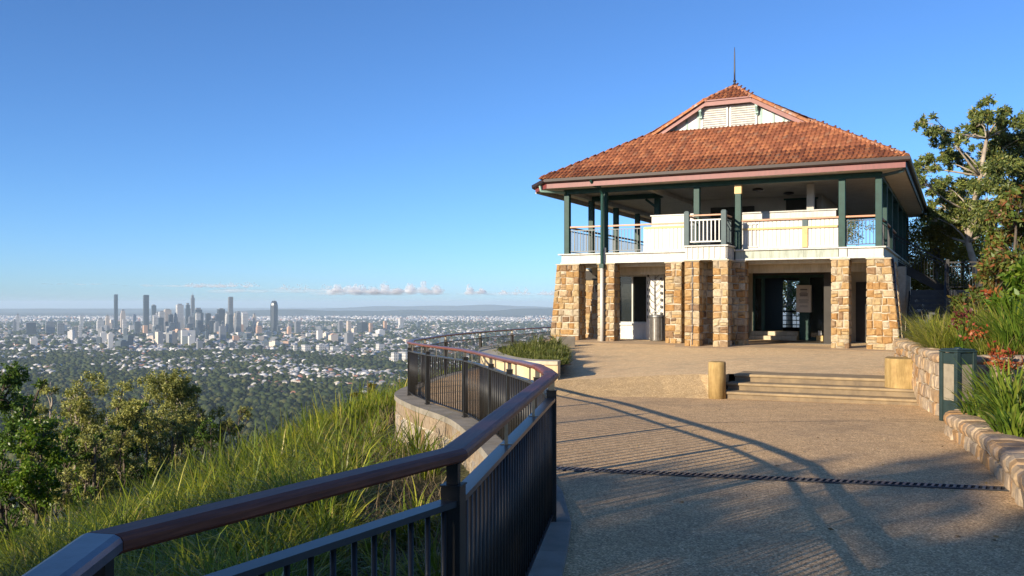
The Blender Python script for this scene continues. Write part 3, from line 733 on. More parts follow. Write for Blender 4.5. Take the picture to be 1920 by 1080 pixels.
# core (mortar), coping, band course, rubble
mb = MB(); k = len(wl)
for off_, flip in ((0.24, 0),):
    rows = []
    for i in range(k):
        h = Vector(wl[min(i + 1, k - 1)]) - Vector(wl[max(i - 1, 0)]); h.z = 0; h.normalize(); n = Vector((-h.y, h.x, 0)); p = Vector(wl[i])
        rows.append([p + n * 0.235 + Vector((0, 0, -3.4)), p + n * 0.235 + Vector((0, 0, -1.20)), p - n * 0.30 + Vector((0, 0, -1.20)), p - n * 0.30 + Vector((0, 0, -2.0))])
    for i in range(k - 1):
        for c in range(3): mb.quad(rows[i][c], rows[i][c + 1], rows[i + 1][c + 1], rows[i + 1][c])
mb.build('core', M['mortar'], rw, WO)
s = 0
while s < WL - 0.05:
    w = min(0.62, WL - s); sub = 3; mb = MB(); L_, R_ = [], []
    for q in range(sub + 1):
        ss = s + 0.004 + (w - 0.008) * q / sub
        L_.append(wall_pt(wl, ss, 0.30, -1.135)[0]); R_.append(wall_pt(wl, ss, -0.32, -1.135)[0])
    for q in range(sub):
        dz = Vector((0, 0, -0.10))
        mb.quad(R_[q], R_[q + 1], L_[q + 1], L_[q]); mb.quad(L_[q], L_[q + 1], L_[q + 1] + dz, L_[q] + dz); mb.quad(R_[q + 1], R_[q], R_[q] + dz, R_[q + 1] + dz)
    dz = Vector((0, 0, -0.10)); mb.quad(L_[0], L_[0] + dz, R_[0] + dz, R_[0]); mb.quad(L_[-1], R_[-1], R_[-1] + dz, L_[-1] + dz)
    mb.build('coping_stone', M['concrete'], rw, WO); s += w
SE = min(WL, 15.5)
wall_course(wl, 0.0, SE, 0.245, -1.50, -1.24, 0.38, 0.62, M['bandstone'], rw, WO, 'band_stone', bulge=0.028, jit=0.004, inset=0.015)
z = -1.51; rows_h = [0.40, 0.36, 0.34]
for h in rows_h:
    wall_course(wl, 2.2, SE, 0.24, z - h, z, 0.12, 0.27, M['rubble'], rw, WO, 'stone', bulge=0.03, jit=0.014, zj=0.03); z -= h

# ------------------------------------------------------------------ curved seat wall and planting bed on the terrace
sl = resample([(x, y, -1.30) for x, y in seat], 0.3)
sw = thing('seat_wall', 'low curved tan seat wall with cream coping round the planting bed', 'wall', (seat[0][0], seat[0][1], -1.62)); so = (-seat[0][0], -seat[0][1], 1.62)
mb = MB(); mo, mi = offset_line(sl, -0.0), offset_line(sl, 0.42)
for i in range(len(sl) - 1):
    a, b, c, d = sl[i], sl[i + 1], mi[i + 1], mi[i]
    mb.quad((a[0], a[1], -2.05), (a[0], a[1], -1.38), (b[0], b[1], -1.38), (b[0], b[1], -2.05))
    mb.quad((d[0], d[1], -1.38), (d[0], d[1], -1.8), (c[0], c[1], -1.8), (c[0], c[1], -1.38))
a, d = sl[0], mi[0]; mb.quad((a[0], a[1], -2.05), (d[0], d[1], -2.05), (d[0], d[1], -1.38), (a[0], a[1], -1.38))
mb.build('rendered_face', M['render_tan'], sw, so, smooth=False)
co, ci = offset_line(sl, -0.05), offset_line(sl, 0.47)
i = 0
while i < len(sl) - 1:
    j = min(i + 3, len(sl) - 1); mb = MB()
    for q in range(i, j):
        a, b, c, d = co[q], co[q + 1], ci[q + 1], ci[q]; e = 0.0
        mb.quad((a[0], a[1], -1.30), (d[0], d[1], -1.30), (c[0], c[1], -1.30), (b[0], b[1], -1.30))
        mb.quad((a[0], a[1], -1.38), (a[0], a[1], -1.30), (b[0], b[1], -1.30), (b[0], b[1], -1.38))
        mb.quad((d[0], d[1], -1.30), (d[0], d[1], -1.38), (c[0], c[1], -1.38), (c[0], c[1], -1.30))
        mb.quad((a[0], a[1], -1.38), (b[0], b[1], -1.38), (c[0], c[1], -1.38), (d[0], d[1], -1.38))
    a, d = co[i], ci[i]; mb.quad((a[0], a[1], -1.38), (d[0], d[1], -1.38), (d[0], d[1], -1.30), (a[0], a[1], -1.30))
    mb.build('coping', M['coping'], sw, so); i = j
bed = [(p[0], p[1]) for p in offset_line(sl, 0.40)] + [(1.75, 30.0), (1.72, 28.0), (1.62, 26.0), (1.48, 24.0), (1.42, 22.2), (1.40, 21.2)]
sheet(bed, lambda x, y: -1.46 + 0.05 * math.sin(x * 3) * math.sin(y * 2), 0.6, 'garden_bed', M['soil'], label='mulched planting bed inside the curved seat wall', cat='garden bed')
end = MB().box(-.28, .28, -.16, .16, 0, .40).build('stone_block', M['concrete'], bevel=0.02); end.location = (1.75, 30.0, -1.5); end.rotation_euler.z = R(20)
tag(end, 'grey concrete block at the far end of the terrace planting bed', 'block')

# ------------------------------------------------------------------ fieldstone garden walls on the right
def dry_wall(name, label, line, base_f, top_f, courses, wr, capw, caph, lean=0.0, core_w=0.30, cap_w=(0.2, 0.34), rg=rnd):
    ln = resample([(x, y, 0) for x, y in line], 0.2)
    L = sum((Vector(ln[i + 1]) - Vector(ln[i])).length for i in range(len(ln) - 1))
    o3 = (line[-1][0], line[-1][1], base_f(*line[-1])); off = (-o3[0], -o3[1], -o3[2])
    t = thing(name, label, 'wall', o3)
    mb = MB(); prev = None
    for i in range(len(ln)):
        s = min(L, i * 0.2); h = Vector(ln[min(i + 1, len(ln) - 1)]) - Vector(ln[max(i - 1, 0)]); h.normalize(); n = Vector((-h.y, h.x, 0)); p = Vector((ln[i][0], ln[i][1], 0))
        zb, zt = base_f(p.x, p.y) - 0.1, top_f(p.x, p.y) - caph * 0.6
        cur = [p - n * 0.015 + Vector((0, 0, zb)), p - n * 0.015 + Vector((0, 0, zt)), p - n * core_w + Vector((0, 0, zt)), p - n * core_w + Vector((0, 0, zb))]
        if prev:
            for c in range(3): mb.quad(prev[c + 1], prev[c], cur[c], cur[c + 1])
        else: mb.quad(*cur)
        prev = cur
    mb.quad(*prev[::-1]); mb.build('core', M['mortar'], t, off)
    for k in range(courses):
        s = rg.uniform(0, 0.02)
        while s < L - 0.05:
            w = min(rg.uniform(*wr), L - s)
            P = []
            for ss in (s + .006, s + w - .006):
                p, n = wall_pt(ln, ss, 0, 0); zb, zt = base_f(p.x, p.y) - 0.02, top_f(p.x, p.y) - caph
                z0 = zb + (zt - zb) * k / courses + 0.006 + (rg.uniform(-.02, .02) if k else 0); z1 = zb + (zt - zb) * (k + 1) / courses - 0.006 + rg.uniform(-.015, .015)
                P.append((p, n, z0, z1))
            (a, n1, a0, a1), (b, n2, b0, b1) = P
            MB().stone([Vector((b.x, b.y, b0)), Vector((a.x, a.y, a0)), Vector((a.x, a.y, a1)), Vector((b.x, b.y, b1))], n1 + n2, 0.14, 0.018, 0.026, 0.014, rg).build('stone', M['wallstone'], t, off)
            s += w
    s = 0
    while s < L - 0.05:
        w = min(rg.uniform(*cap_w), L - s); mb = MB()
        q = []
        ov, ow = rg.uniform(0.015, 0.045), rg.uniform(-0.04, 0.03); dz = rg.uniform(-0.012, 0.016)
        for ss in (s + .006, s + w - .006):
            p, n = wall_pt(ln, ss, 0, 0); zt = top_f(p.x, p.y) + dz
            pr = [(ov - .02, -caph), (ov + .005, -caph * .6), (ov, -caph * .25), (ov - .045, 0), (-capw * .5, .012), (-capw + .05 + ow, -.004), (-capw + ow, -caph * .4), (-capw + ow, -caph)]
            q.append([p + n * u + Vector((rg.uniform(-1, 1) * .008, rg.uniform(-1, 1) * .008, zt + w_ + rg.uniform(-1, 1) * .006)) for u, w_ in pr])
        # a rounded cross-section between two slightly shrunk ends
        midr = [[(a + (b - a) * f) for a, b in zip(*q)] for f in (0.12, 0.88)]
        ends = []
        for e in (0, 1):
            cen = sum(q[e], Vector()) / 8; ends.append([p + (cen - p) * 0.16 for p in q[e]])
        rws = [ends[0], midr[0], midr[1], ends[1]]; b0 = len(mb.v)
        for r_ in rws: mb.v += [tuple(p) for p in r_]
        for i in range(3):
            for c in range(8): mb.f.append((b0 + i * 8 + c, b0 + (i + 1) * 8 + c, b0 + (i + 1) * 8 + (c + 1) % 8, b0 + i * 8 + (c + 1) % 8))
        mb.f.append(tuple(range(b0, b0 + 8))); mb.f.append(tuple(range(b0 + 24, b0 + 32))[::-1])
        mb.build('cap_stone', M['wallstone'], t, off, smooth=False, bevel=0.012); s += w
    return t
rg = random.Random(5)
# travelling towards +Y along the low wall puts the path on the left (outside)
lowline = [(3.55, 3.0), (3.66, 5.0)] + low_curve[5:6] + [(4.20, 7.5), (4.78, 9.0), (5.42, 10.8), (5.78, 12.0), (6.02, 12.72), (6.35, 13.1), (6.85, 13.25), (7.6, 13.25)]
dry_wall('garden_wall', 'low curving fieldstone kerb wall edging the lower garden bed', lowline, zpath, lambda x, y: zpath(x, y) + 0.31, 1, (0.17, 0.34), 0.38, 0.155, rg=rg)
def base_up(x, y): return zpath(x, y) if y < 17.0 else (zterr(x, y) if y > 17.7 else -1.9 + (y - 17.0) * 0.6)
upline = [(11.0, 15.0), (9.5, 14.75), (8.2, 14.6), (7.35, 14.62), (7.05, 14.82), (7.02, 15.1), (7.42, 16.6), (7.86, 18.2), (8.3, 19.9), (9.2, 21.0), (10.6, 21.6)][::-1]
upline = [(x, y) for x, y in upline][::-1]
# outside must be on the left: run from the right return, round the corner, then away along the steps
dry_wall('garden_wall', 'tall fieldstone planter wall rising beside the steps', upline, base_up, lambda x, y: -0.86 + 0.012 * (y - 15), 4, (0.16, 0.36), 0.36, 0.13, rg=rg)
sheet([(8.0, 15.0), (7.45, 15.2), (7.75, 16.6), (8.2, 18.2), (8.65, 19.7), (9.6, 20.7), (16, 22), (24, 24), (24, 12), (11, 15.2)], lambda x, y: -0.98 + 0.03 * (x - 7) + 0.05 * math.sin(x * 2.1) * math.sin(y * 1.7), 0.7, 'garden_bed', M['redmulch'], label='reddish mulch bed inside the tall fieldstone planter', cat='garden bed')
sheet([(x + 0.28, y) for x, y in lowline[:-3]] + [(6.6, 13.0), (7.6, 13.2), (7.6, 14.4), (9.5, 14.6), (16, 15.5), (16, 2), (4, 2)], lambda x, y: zpath(x, y) + 0.24 + 0.09 * max(0, x - 0.3 * y - 2.2) + 0.05 * math.sin(x * 2.3) * math.sin(y * 1.9), 0.6, 'garden_bed', M['soil'], label='brown mulch bed behind the low fieldstone kerb wall', cat='garden bed')

# ------------------------------------------------------------------ lantern bollard
lx, ly = 6.95, 14.30
ln = thing('lantern_bollard', 'square dark green lantern bollard with cream side panels at the wall corner', 'lantern', (lx, ly, zpath(lx, ly)), R(17))
w = 0.155; h = 1.10
for a in (-1, 1):
    for b in (-1, 1): MB().box(a * w - .035, a * w + .035, b * w - .035, b * w + .035, 0, h - 0.02).build('corner_post', M['lantern'], ln, bevel=0.006)
for k in range(4):
    rm = Matrix.Rotation(k * math.pi / 2, 4, 'Z')
    for nm, z0, z1, th, mt in (('kick_panel', 0.03, 0.33, .018, M['lantern']), ('pane', 0.33, 0.90, .008, M['lanternpane']), ('head_panel', 0.90, h - 0.03, .018, M['lantern'])):
        mb = MB().box(-w + .036, w - .036, -w - th, -w + th * .3, z0 + .002, z1 - .002); mb.v = [tuple(rm @ Vector(v)) for v in mb.v]; mb.build(nm, mt, ln)
MB().box(-w - .04, w + .04, -w - .04, w + .04, h - .018, h + .012).build('cap', M['lantern'], ln, bevel=0.008)
MB().box(-w - .02, w + .02, -w - .02, w + .02, h + .013, h + .035).build('cap_top', M['lantern'], ln, bevel=0.008)
MB().lathe((0, 0, h + .036), [(.06, 0), (.06, .012), (.03, .022)], 12).build('cap_boss', M['lantern'], ln)

# ------------------------------------------------------------------ the pavilion (local x to the right along the front, y to the back)
pav = thing('pavilion', 'two storey lookout pavilion with terracotta roof, open verandah and stone piers', 'pavilion', (PX, PY, -1.44), PA)
BO = (0, 0, 1.44)
def B(mb, name, mat, parent=None, smooth=False, bevel=0): return mb.build(name, mat, parent or pav, BO, smooth, bevel)
def zg(lx): return -1.44 - 0.0115 * max(min(lx, 1), -12)          # ground along the front
DECK, PT, SOF = 1.76, 1.40, 4.06

# --- roof
def RL(U, V, z): return (0.82 - U, V - 0.82, z)
EZ, SL = 4.38, 0.597
ZJ = 7.27; apexF, apexB = RL(6.0, 4.1, 7.95), RL(6.0, 12.0, 7.95)
def zr(U): return EZ + SL * min(U, 12.0 - U)
rf = MB()
A_, C_, T_ = RL(0, 0, EZ), RL(11.75, 0, EZ), RL(12.4, 0.42, zr(12.4) + 0.03)
GR, GL = RL(3.25, 3.2, EZ + SL * 3.2), RL(8.68, 3.2, EZ + SL * 3.2)
VR, VL = RL(3.22, 2.98, EZ + SL * 3.05), RL(8.72, 2.98, EZ + SL * 3.05)
JR, JL = RL(5.16, 2.95, ZJ), RL(6.84, 2.95, ZJ)
BRr, BLl = RL(0, 18, EZ), RL(12.4, 18, zr(12.4))
rf.quad(A_, GR, GL, T_, C_)
rf.quad(A_, BRr, apexB, apexF, JR, VR, GR)
rf.quad(T_, GL, VL, JL, apexF, apexB, BLl)
rf.quad(BRr, BLl, apexB); rf.quad(JR, apexF, JL)
roof = B(rf, 'roof', M['terracotta'])
md = roof.modifiers.new('thickness', 'SOLIDIFY'); md.thickness = 0.09; md.offset = -1 if False else 0
# tile: double-roll profile, overlapping the course below
TW, TL = 0.150, 0.300
def tile_mb():
    mb = MB(); n = 7; rows = []
    for (yy, lift) in ((-0.02, 0.036), (TL, 0.0)):
        r_ = []
        for k in range(n + 1):
            u = k / n; zz = 0.036 * (max(0.0, math.sin((u - .40) / .60 * math.pi)) ** .8 if u > .40 else .10 * math.sin(u / .40 * math.pi)) + lift
            r_.append((u * TW - TW / 2, yy, zz))
        rows.append(r_)
    b = len(mb.v); mb.v += rows[0] + rows[1] + [(x, y, z - 0.040) for x, y, z in rows[0]]; k = n + 1
    for i in range(n):
        mb.f += [(b + i, b + i + 1, b + k + i + 1, b + k + i), (b + 2 * k + i, b + 2 * k + i + 1, b + i + 1, b + i)]
    return mb
tmb = tile_mb(); tile_me = tmb.mesh('roof_tile', M['terracotta'])
pitch = math.atan(SL)
def tile_mats(front):
    out = []
    rowp = 0.262 * math.cos(pitch)
    r_ = 0
    while r_ * rowp < 3.12:
        V = r_ * rowp - 0.03; c0 = max(V, 0) + 0.10; c1 = 12.0 - max(V, 0) + (0.15 if V < 0.3 else 0) - 0.08
        U = c0 + (0.075 if r_ % 2 else 0)
        while U < c1:
            out.append((r_, Matrix.Translation((0.82 - U, V - 0.82, EZ + SL * V + 0.050 + 1.44)) @ Matrix.Rotation(pitch + rnd.gauss(0, .006), 4, 'X') @ Matrix.Rotation(rnd.gauss(0, .012), 4, 'Z')))
            U += TW * 1.0
        r_ += 1
    return out
fm = tile_mats(True)
# small front hip above the gablet
jm = []
sj = (apexF[2] - JR[2]) / (4.1 - 2.95); pj = math.atan(sj)
for r_ in range(5):
    V = 2.92 + r_ * 0.262; half = 0.86 * (1 - (V - 2.92) / 1.2) - 0.05; U = 6.0 - half
    while U < 6.0 + half:
        jm.append(Matrix.Translation((0.82 - U, V - 0.82, JR[2] + sj * (V - 2.95) + 0.055 + 1.44)) @ Matrix.Rotation(pj, 4, 'X')); U += TW
ind = [m for r_, m in fm][:300 - len(jm)] + jm; rest = [m for r_, m in fm][300 - len(jm):]
for m in ind:
    o = link('roof_tile', tile_me, roof); o.matrix_local = m
# the rest of the front and the side slopes
def zside(U): return EZ + SL * U if U < 3.05 else (EZ + SL * 3.05 + (ZJ - EZ - SL * 3.05) * (U - 3.05) / 2.11 if U < 5.16 else ZJ + (7.95 - ZJ) * (U - 5.16) / .84)
for s_ in (0, 1):
    rowp = 0.262 * math.cos(pitch); r_ = 0
    while r_ * rowp < 5.95:
        U = r_ * rowp - 0.03; y0 = max(U, 0) if U < 3.1 else (3.0 if U < 4.9 else 4.35); V = y0 + 0.16
        while V < 18 - max(U, 0) * 1.0:
            if s_ == 0: m = Matrix.Translation((0.82 - U, V - 0.82, zside(U) + 0.05 + 1.44)) @ Matrix.Rotation(math.pi / 2, 4, 'Z') @ Matrix.Rotation(pitch, 4, 'X')
            else: m = Matrix.Translation((0.82 - 12 + U, V - 0.82, zside(U) + 0.05 + 1.44)) @ Matrix.Rotation(-math.pi / 2, 4, 'Z') @ Matrix.Rotation(pitch, 4, 'X')
            rest.append(m); V += TW
        r_ += 1
tv = np.array(tmb.v); nv = len(tv); tf = np.array(tmb.f)
VV = np.concatenate([(np.array(m.to_3x3()) @ tv.T).T + np.array(m.translation) for m in rest])
FF = np.concatenate([tf + i * nv for i in range(len(rest))])
tag(link('roof_tile', np_mesh('roof_tiles', VV, FF, M['terracotta']), roof), kind='stuff')
# ridge tiles on hips, verges and ridge
def ridge_run(a, b, lift=0.07, r_=0.125, flare=0.012):
    a, b = Vector(a), Vector(b); L = (b - a).length; n = max(1, round(L / 0.41)); d = (b - a) / L
    for i in range(n):
        p = a + d * (L * i / n - 0.015); q = a + d * (L * (i + 1) / n + 0.015)
        sd_ = d.cross(Vector((0, 0, 1))).normalized(); up = sd_.cross(d); mb = MB()
        for (c, rr) in ((p, r_ + flare), (p + d * 0.05, r_ + flare), (p + d * 0.052, r_), (q, r_ - 0.006)):
            for k in range(9):
                t = math.pi * k / 8; mb.v.append(tuple(c + sd_ * math.cos(t) * rr + up * (math.sin(t) * rr - 0.10 + lift)))
        for j in range(3):
            for k in range(8): mb.f.append((j * 9 + k, j * 9 + k + 1, (j + 1) * 9 + k + 1, (j + 1) * 9 + k))
        mb.f.append(tuple(range(9)))
        B(mb, 'ridge_tile', M['ridge'], roof)
for a, b in ((A_, GR), (T_, GL), (VR, JR), (VL, JL), (JR, apexF), (JL, apexF), (apexF, apexB)): ridge_run(a, b)

# --- gablet
gl = MB(); vy = 3.22 - 0.82
gl.prism([(0, 0)], 0, 0) if False else None
g0, g1, gt = EZ + SL * 3.2 - 0.4, EZ + SL * 3.2, ZJ
gl.quad((0.82 - 8.7, vy, g0), (0.82 - 3.2, vy, g0), (0.82 - 3.4, vy, g1), (0.82 - 5.14, vy, gt - .05), (0.82 - 6.86, vy, gt - .05), (0.82 - 8.55, vy, g1))
gab = B(gl, 'gablet', M['white'])
for U in (4.1, 4.45, 4.88, 7.12, 7.55, 7.95):
    top = g1 + (ZJ - g1) * min(1, (min(U, 11.92 - U) - 3.3) / 1.86) - .14
    B(MB().box(0.82 - U - .04, 0.82 - U + .04, vy - .028, vy - .002, g0, min(top, gt - .1)), 'batten', M['sage'], gab)
lz0, lz1 = g1 - 0.02, gt - 0.20
B(MB().box(0.82 - 7.08, 0.82 - 4.92, vy - .012, vy - .003, lz0, lz1 + .04), 'louvre_backing', M['innerwall'], gab)
for U0, U1 in ((5.0, 5.97), (6.03, 7.0)):
    fr_ = MB().box(0.82 - U1, 0.82 - U1 + .06, vy - .07, vy - .013, lz0, lz1).box(0.82 - U0 - .06, 0.82 - U0, vy - .07, vy - .013, lz0, lz1).box(0.82 - U1 + .06, 0.82 - U0 - .06, vy - .07, vy - .013, lz1 - .05, lz1)
    fo = B(fr_, 'louvre_frame', M['white'], gab)
    k = 9
    for i in range(k):
        z = lz0 + .03 + (lz1 - .07 - lz0) * i / k
        mb = MB(); x0, x1 = 0.82 - U1 + .062, 0.82 - U0 - .062
        mb.quad((x0, vy - .068, z), (x1, vy - .068, z), (x1, vy - .018, z + .085), (x0, vy - .018, z + .085))
        mb.quad((x0, vy - .060, z - .010), (x0, vy - .012, z + .075), (x1, vy - .012, z + .075), (x1, vy - .060, z - .010)); mb.quad((x0, vy - .060, z - .010), (x1, vy - .060, z - .010), (x1, vy - .068, z), (x0, vy - .068, z))
        B(mb, 'slat', M['white'], gab)
for (a, b) in ((VR, JR), (VL, JL), (JR, JL)):
    a, b = Vector(a), Vector(b); dz = Vector((0, 0.0, -0.11))
    B(MB().bar(a + dz, b + dz, 0.05, 0.16), 'bargeboard', M['pinkpale'], gab)
    if a.z == b.z: B(MB().bar(a + Vector((0, -.03, -.01)), b + Vector((0, -.03, -.01)), 0.09, 0.05), 'apron_trim', M['pink'], gab)
for U in (5.0, 7.0):
    x = 0.82 - U
    mb = MB().box(x - .05, x + .05, vy - .16, vy - .03, gt - .58, gt - .22).box(x - .045, x + .045, vy - .27, vy - .16, gt - .36, gt - .23).bar((x, vy - .05, gt - .62), (x, vy - .25, gt - .36), .07, .06)
    B(mb, 'bracket', M['sage'], gab)
ax, ay, az = apexF
fin = MB().lathe((ax, ay, az), [(.17, -.02), (.10, .06), (.05, .10), (.035, .16), (.06, .19), (.06, .22), (.03, .25), (.028, .6), (.020, 1.2), (.012, 1.42), (0.003, 1.46)], 10)
B(fin, 'finial', M['gutter'], smooth=True)

# --- eaves: soffit, fascia, gutter
sf = MB().prism([(0.74, -0.74), (0.74, 17.0), (-11.3, 17.0), (-11.3, -0.3), (-10.85, -0.74)], SOF + .02, SOF + .05); B(sf, 'soffit', M['soffit'])
lines = 14
for i in range(1, lines): pass
B(MB().box(-10.93, 0.80, -0.80, -0.765, SOF, EZ - .10), 'fascia', M['pink'])
B(MB().box(0.765, 0.80, -0.763, 17.1, SOF, EZ - .10), 'fascia', M['slategreen'])
B(MB().bar((-10.94, -0.78, SOF + .10), (-11.54, -0.38, SOF + .03), .035, .19), 'fascia', M['pink'])
B(MB().box(-11.56, -11.525, -0.36, 17.1, SOF - .10, SOF + .09), 'fascia', M['cream'])
def gutter(a, b):
    a, b = Vector(a), Vector(b); d = (b - a).normalized(); s = d.cross(Vector((0, 0, 1))).normalized(); mb = MB(); pr = [(0, .115), (0, 0), (.02, -.02), (.09, -.02), (.125, .02), (.135, .115), (.12, .115), (.11, .03), (.085, 0), (.012, .0), (.012, .115)]
    for p in (a, b): mb.v += [tuple(p + s * u + Vector((0, 0, w_))) for u, w_ in pr]
    n = len(pr); mb.f = [(k, (k + 1) % n, n + (k + 1) % n, n + k) for k in range(n)] + [tuple(range(n))[::-1], tuple(range(n, 2 * n))]
    return mb
B(gutter((-10.98, -0.805, EZ - .115), (0.94, -0.805, EZ - .115)), 'gutter', M['gutter'])
B(gutter((0.805, -0.80, EZ - .115), (0.805, 17.1, EZ - .115)), 'gutter', M['gutter'])
B(gutter((-11.60, -0.34, SOF + .08), (-10.97, -0.80, SOF + .20)), 'gutter', M['gutter'])
B(gutter((-11.56, 17.1, SOF + .07), (-11.56, -0.36, SOF + .07)), 'gutter', M['gutter'])
# --- beams and posts of the verandah
B(MB().box(-10.56, 0.10, -0.09, 0.09, SOF - .15, SOF - .002), 'beam', M['green'])
B(MB().box(-0.09, 0.09, 0.092, 16.4, SOF - .15, SOF - .002), 'beam', M['green'])
B(MB().box(-10.55, -10.37, 0.092, 16.4, SOF - .15, SOF - .002), 'beam', M['cream'])
B(MB().box(-10.36, -7.6, 2.2, 2.36, SOF - .18, SOF - .004), 'beam', M['green'])
B(MB().box(-7.5, -7.32, 0.095, 5.4, SOF - .16, SOF - .004), 'beam', M['soffit'])
def post(x, y, z0, z1, mat=None, w=0.10, name='verandah_post'):
    return B(MB().box(x - w, x + w, y - w, y + w, z0, z1), name, mat or M['green'], bevel=0.012)
for x in (-10.455, -9.03, -5.72, -4.33, -1.08, 0.0): post(x, 0, DECK + .002, SOF - .155)
for y in (2.4, 5.2, 8.0, 11.0, 14.0, 16.4): post(-10.455, y, DECK + .002, SOF - .155)
for y in (2.2, 4.9, 8.2, 11.5, 14.0, 16.4): post(0, y, DECK + .002, SOF - .155)
post(-7.8, 2.28, DECK + .002, SOF - .185); post(-2.3, 1.9, DECK + .002, SOF - .004, M['innerwall'], .12)
B(MB().bar((-7.8, 2.28, SOF - .55), (-8.25, 2.28, SOF - .20), .08, .10, (0, 1, 0)), 'brace', M['green'])
for x in (-4.33,): B(MB().box(x - .115, x + .115, -.115, .115, SOF - .45, SOF - .16), 'post_cap', M['ochre'])
# --- deck, band and cap
B(MB().box(-10.4, 0.0, 0.0, 16.5, PT + .02, DECK - .045), 'deck', M['darktimber'])
def band(x0, x1, y, mat, h0=PT, name='band_panel', n=None):
    p = B(MB().box(x0, x1, y - .03, y, h0, DECK - .05), name, mat); n = n or max(1, round((x1 - x0) / 1.25)); 
    for i in range(1, n): xx = x0 + (x1 - x0) * i / n; B(MB().box(xx - .012, xx + .012, y - .042, y - .032, h0 + .01, DECK - .06), 'cover_strip', mat, p)
    return p
band(-10.62, -9.12, -.12, M['cream']); band(-8.93, -5.90, -.12, M['cream']); band(-4.40, -1.18, -.12, M['sagewhite']); band(-1.16, -0.92, -.135, M['cream'], n=1); band(-0.90, 0.14, -.12, M['cream'], n=2)
B(MB().box(-9.115, -8.935, -.20, .02, PT - .02, DECK + .18), 'corner_casing', M['cream'])
for x0, x1 in ((-10.74, -9.12), (-8.93, -5.89), (-4.40, 0.22)): B(MB().box(x0, x1, -.23, .10, DECK - .048, DECK), 'band_cap', M['cream'], bevel=0.008)
for x0, x1 in ((-10.66, -9.12), (-8.93, -5.89), (-4.40, 0.16)): B(MB().box(x0, x1, -.165, -.125, PT, PT + .05), 'band_foot', M['cream'])
B(MB().box(0.12, 0.15, -.118, 16.5, PT, DECK - .05), 'band_panel', M['sagewhite']); B(MB().box(0.0, 0.24, .102, 16.5, DECK - .048, DECK), 'band_cap', M['sagewhite'])
B(MB().box(-10.62, -10.59, -.118, 16.5, PT, DECK - .05), 'band_panel', M['cream']); B(MB().box(-10.74, -10.4, .102, 16.5, DECK - .048, DECK), 'band_cap', M['cream'])
# --- projecting balcony bay
bx0, bx1, by0 = -5.86, -4.41, -1.25
BZ = 1.87
bay = B(MB().box(bx0 + .06, bx1 - .06, by0 + .06, -.125, PT + .03, BZ - .05), 'balcony_bay', M['cream'])
for i in range(8):
    x = bx0 + .10 + (bx1 - bx0 - .2) * i / 7; B(MB().box(x - .022, x + .022, by0 + .035, by0 + .058, PT + .04, BZ - .06), 'batten', M['cream'], bay)
for i in range(6):
    y = by0 + .12 + i * .19; B(MB().box(bx1 - .058, bx1 - .035, y - .02, y + .02, PT + .04, BZ - .06), 'batten', M['cream'], bay)
B(MB().box(bx0 - .02, bx1 + .02, by0 - .02, -.127, BZ - .048, BZ), 'bay_cap', M['cream'], bay, bevel=0.008)
B(MB().box(bx0 + .02, bx1 - .02, by0 + .02, -.13, PT - .01, PT + .028), 'bay_foot', M['cream'], bay)
for x in (bx0 + .10, bx1 - .14):
    pb = B(MB().box(x - .085, x + .085, by0 + .03, by0 + .20, BZ + .001, BZ + 1.10), 'newel_post', M['slategreen'], bay, bevel=0.01)
    B(MB().box(x - .06, x + .06, by0 + .055, by0 + .175, BZ + 1.101, BZ + 1.125), 'newel_cap', M['slategreen'], bay)
fx0, fx1 = bx0 + .19, bx1 - .23
B(MB().box(fx0, fx1, by0 + .075, by0 + .155, BZ + .955, BZ + 1.0), 'top_rail', M['railtimber'], bay)
for z in (.10, .80): B(MB().box(fx0, fx1, by0 + .09, by0 + .14, BZ + z, BZ + z + .045), 'rail', M['white'], bay)
for i in range(8):
    x = fx0 + (fx1 - fx0) * (i + .5) / 8; B(MB().box(x - .018, x + .018, by0 + .097, by0 + .133, BZ + .146, BZ + .798), 'baluster', M['white'], bay)
for x in (bx0 + .10, bx1 - .14):
    B(MB().box(x - .03, x + .03, by0 + .21, -.11, BZ + .955, BZ + 1.0), 'top_rail', M['railtimber'], bay)
    for z in (.08, .82): B(MB().box(x - .02, x + .02, by0 + .21, -.11, BZ + z, BZ + z + .04), 'rail', M['slategreen'], bay)
    for i in range(8):
        y = by0 + .28 + i * .115; B(MB().box(x - .01, x + .01, y - .01, y + .01, BZ + .121, BZ + .819), 'baluster', M['slategreen'], bay)
# --- verandah balustrades: timber rail, steel balusters, boarded screens
def verandah_rail(x0, x1, y=0.0, bars=True, along='x', mat=None):
    mk = (lambda a, b, w, z0, z1: MB().box(a, b, y - w, y + w, z0, z1)) if along == 'x' else (lambda a, b, w, z0, z1: MB().box(y - w, y + w, a, b, z0, z1))
    r_ = B(mk(x0, x1, .045, DECK + .93, DECK + .985), 'verandah_rail', M['railtimber'])
    if bars:
        for z in (.07, .82): B(mk(x0, x1, .014, DECK + z, DECK + z + .028), 'rail', mat or M['bars'], r_)
        n = round((x1 - x0) / .115)
        for i in range(n):
            c = x0 + (x1 - x0) * (i + .5) / n; B(mk(c - .009, c + .009, .009, DECK + .099, DECK + .819), 'baluster', mat or M['bars'], r_)
    return r_
verandah_rail(-10.35, -9.13); verandah_rail(-8.93, -7.66); r1 = verandah_rail(-7.658, -5.95, bars=False)
r2 = verandah_rail(-4.22, -3.72, mat=M['white']); r2 = verandah_rail(-3.718, -1.18, bars=False); verandah_rail(-0.98, -.10, mat=M['steelgrey'])
for a, b in ((.1, 2.3), (2.5, 5.1), (5.3, 7.9), (8.1, 10.9)): verandah_rail(a, b, -10.455, along='y')
for a, b in ((.1, 2.1), (2.3, 4.8), (5.0, 8.1)): verandah_rail(a, b, 0.0, along='y', mat=M['steelgrey'])
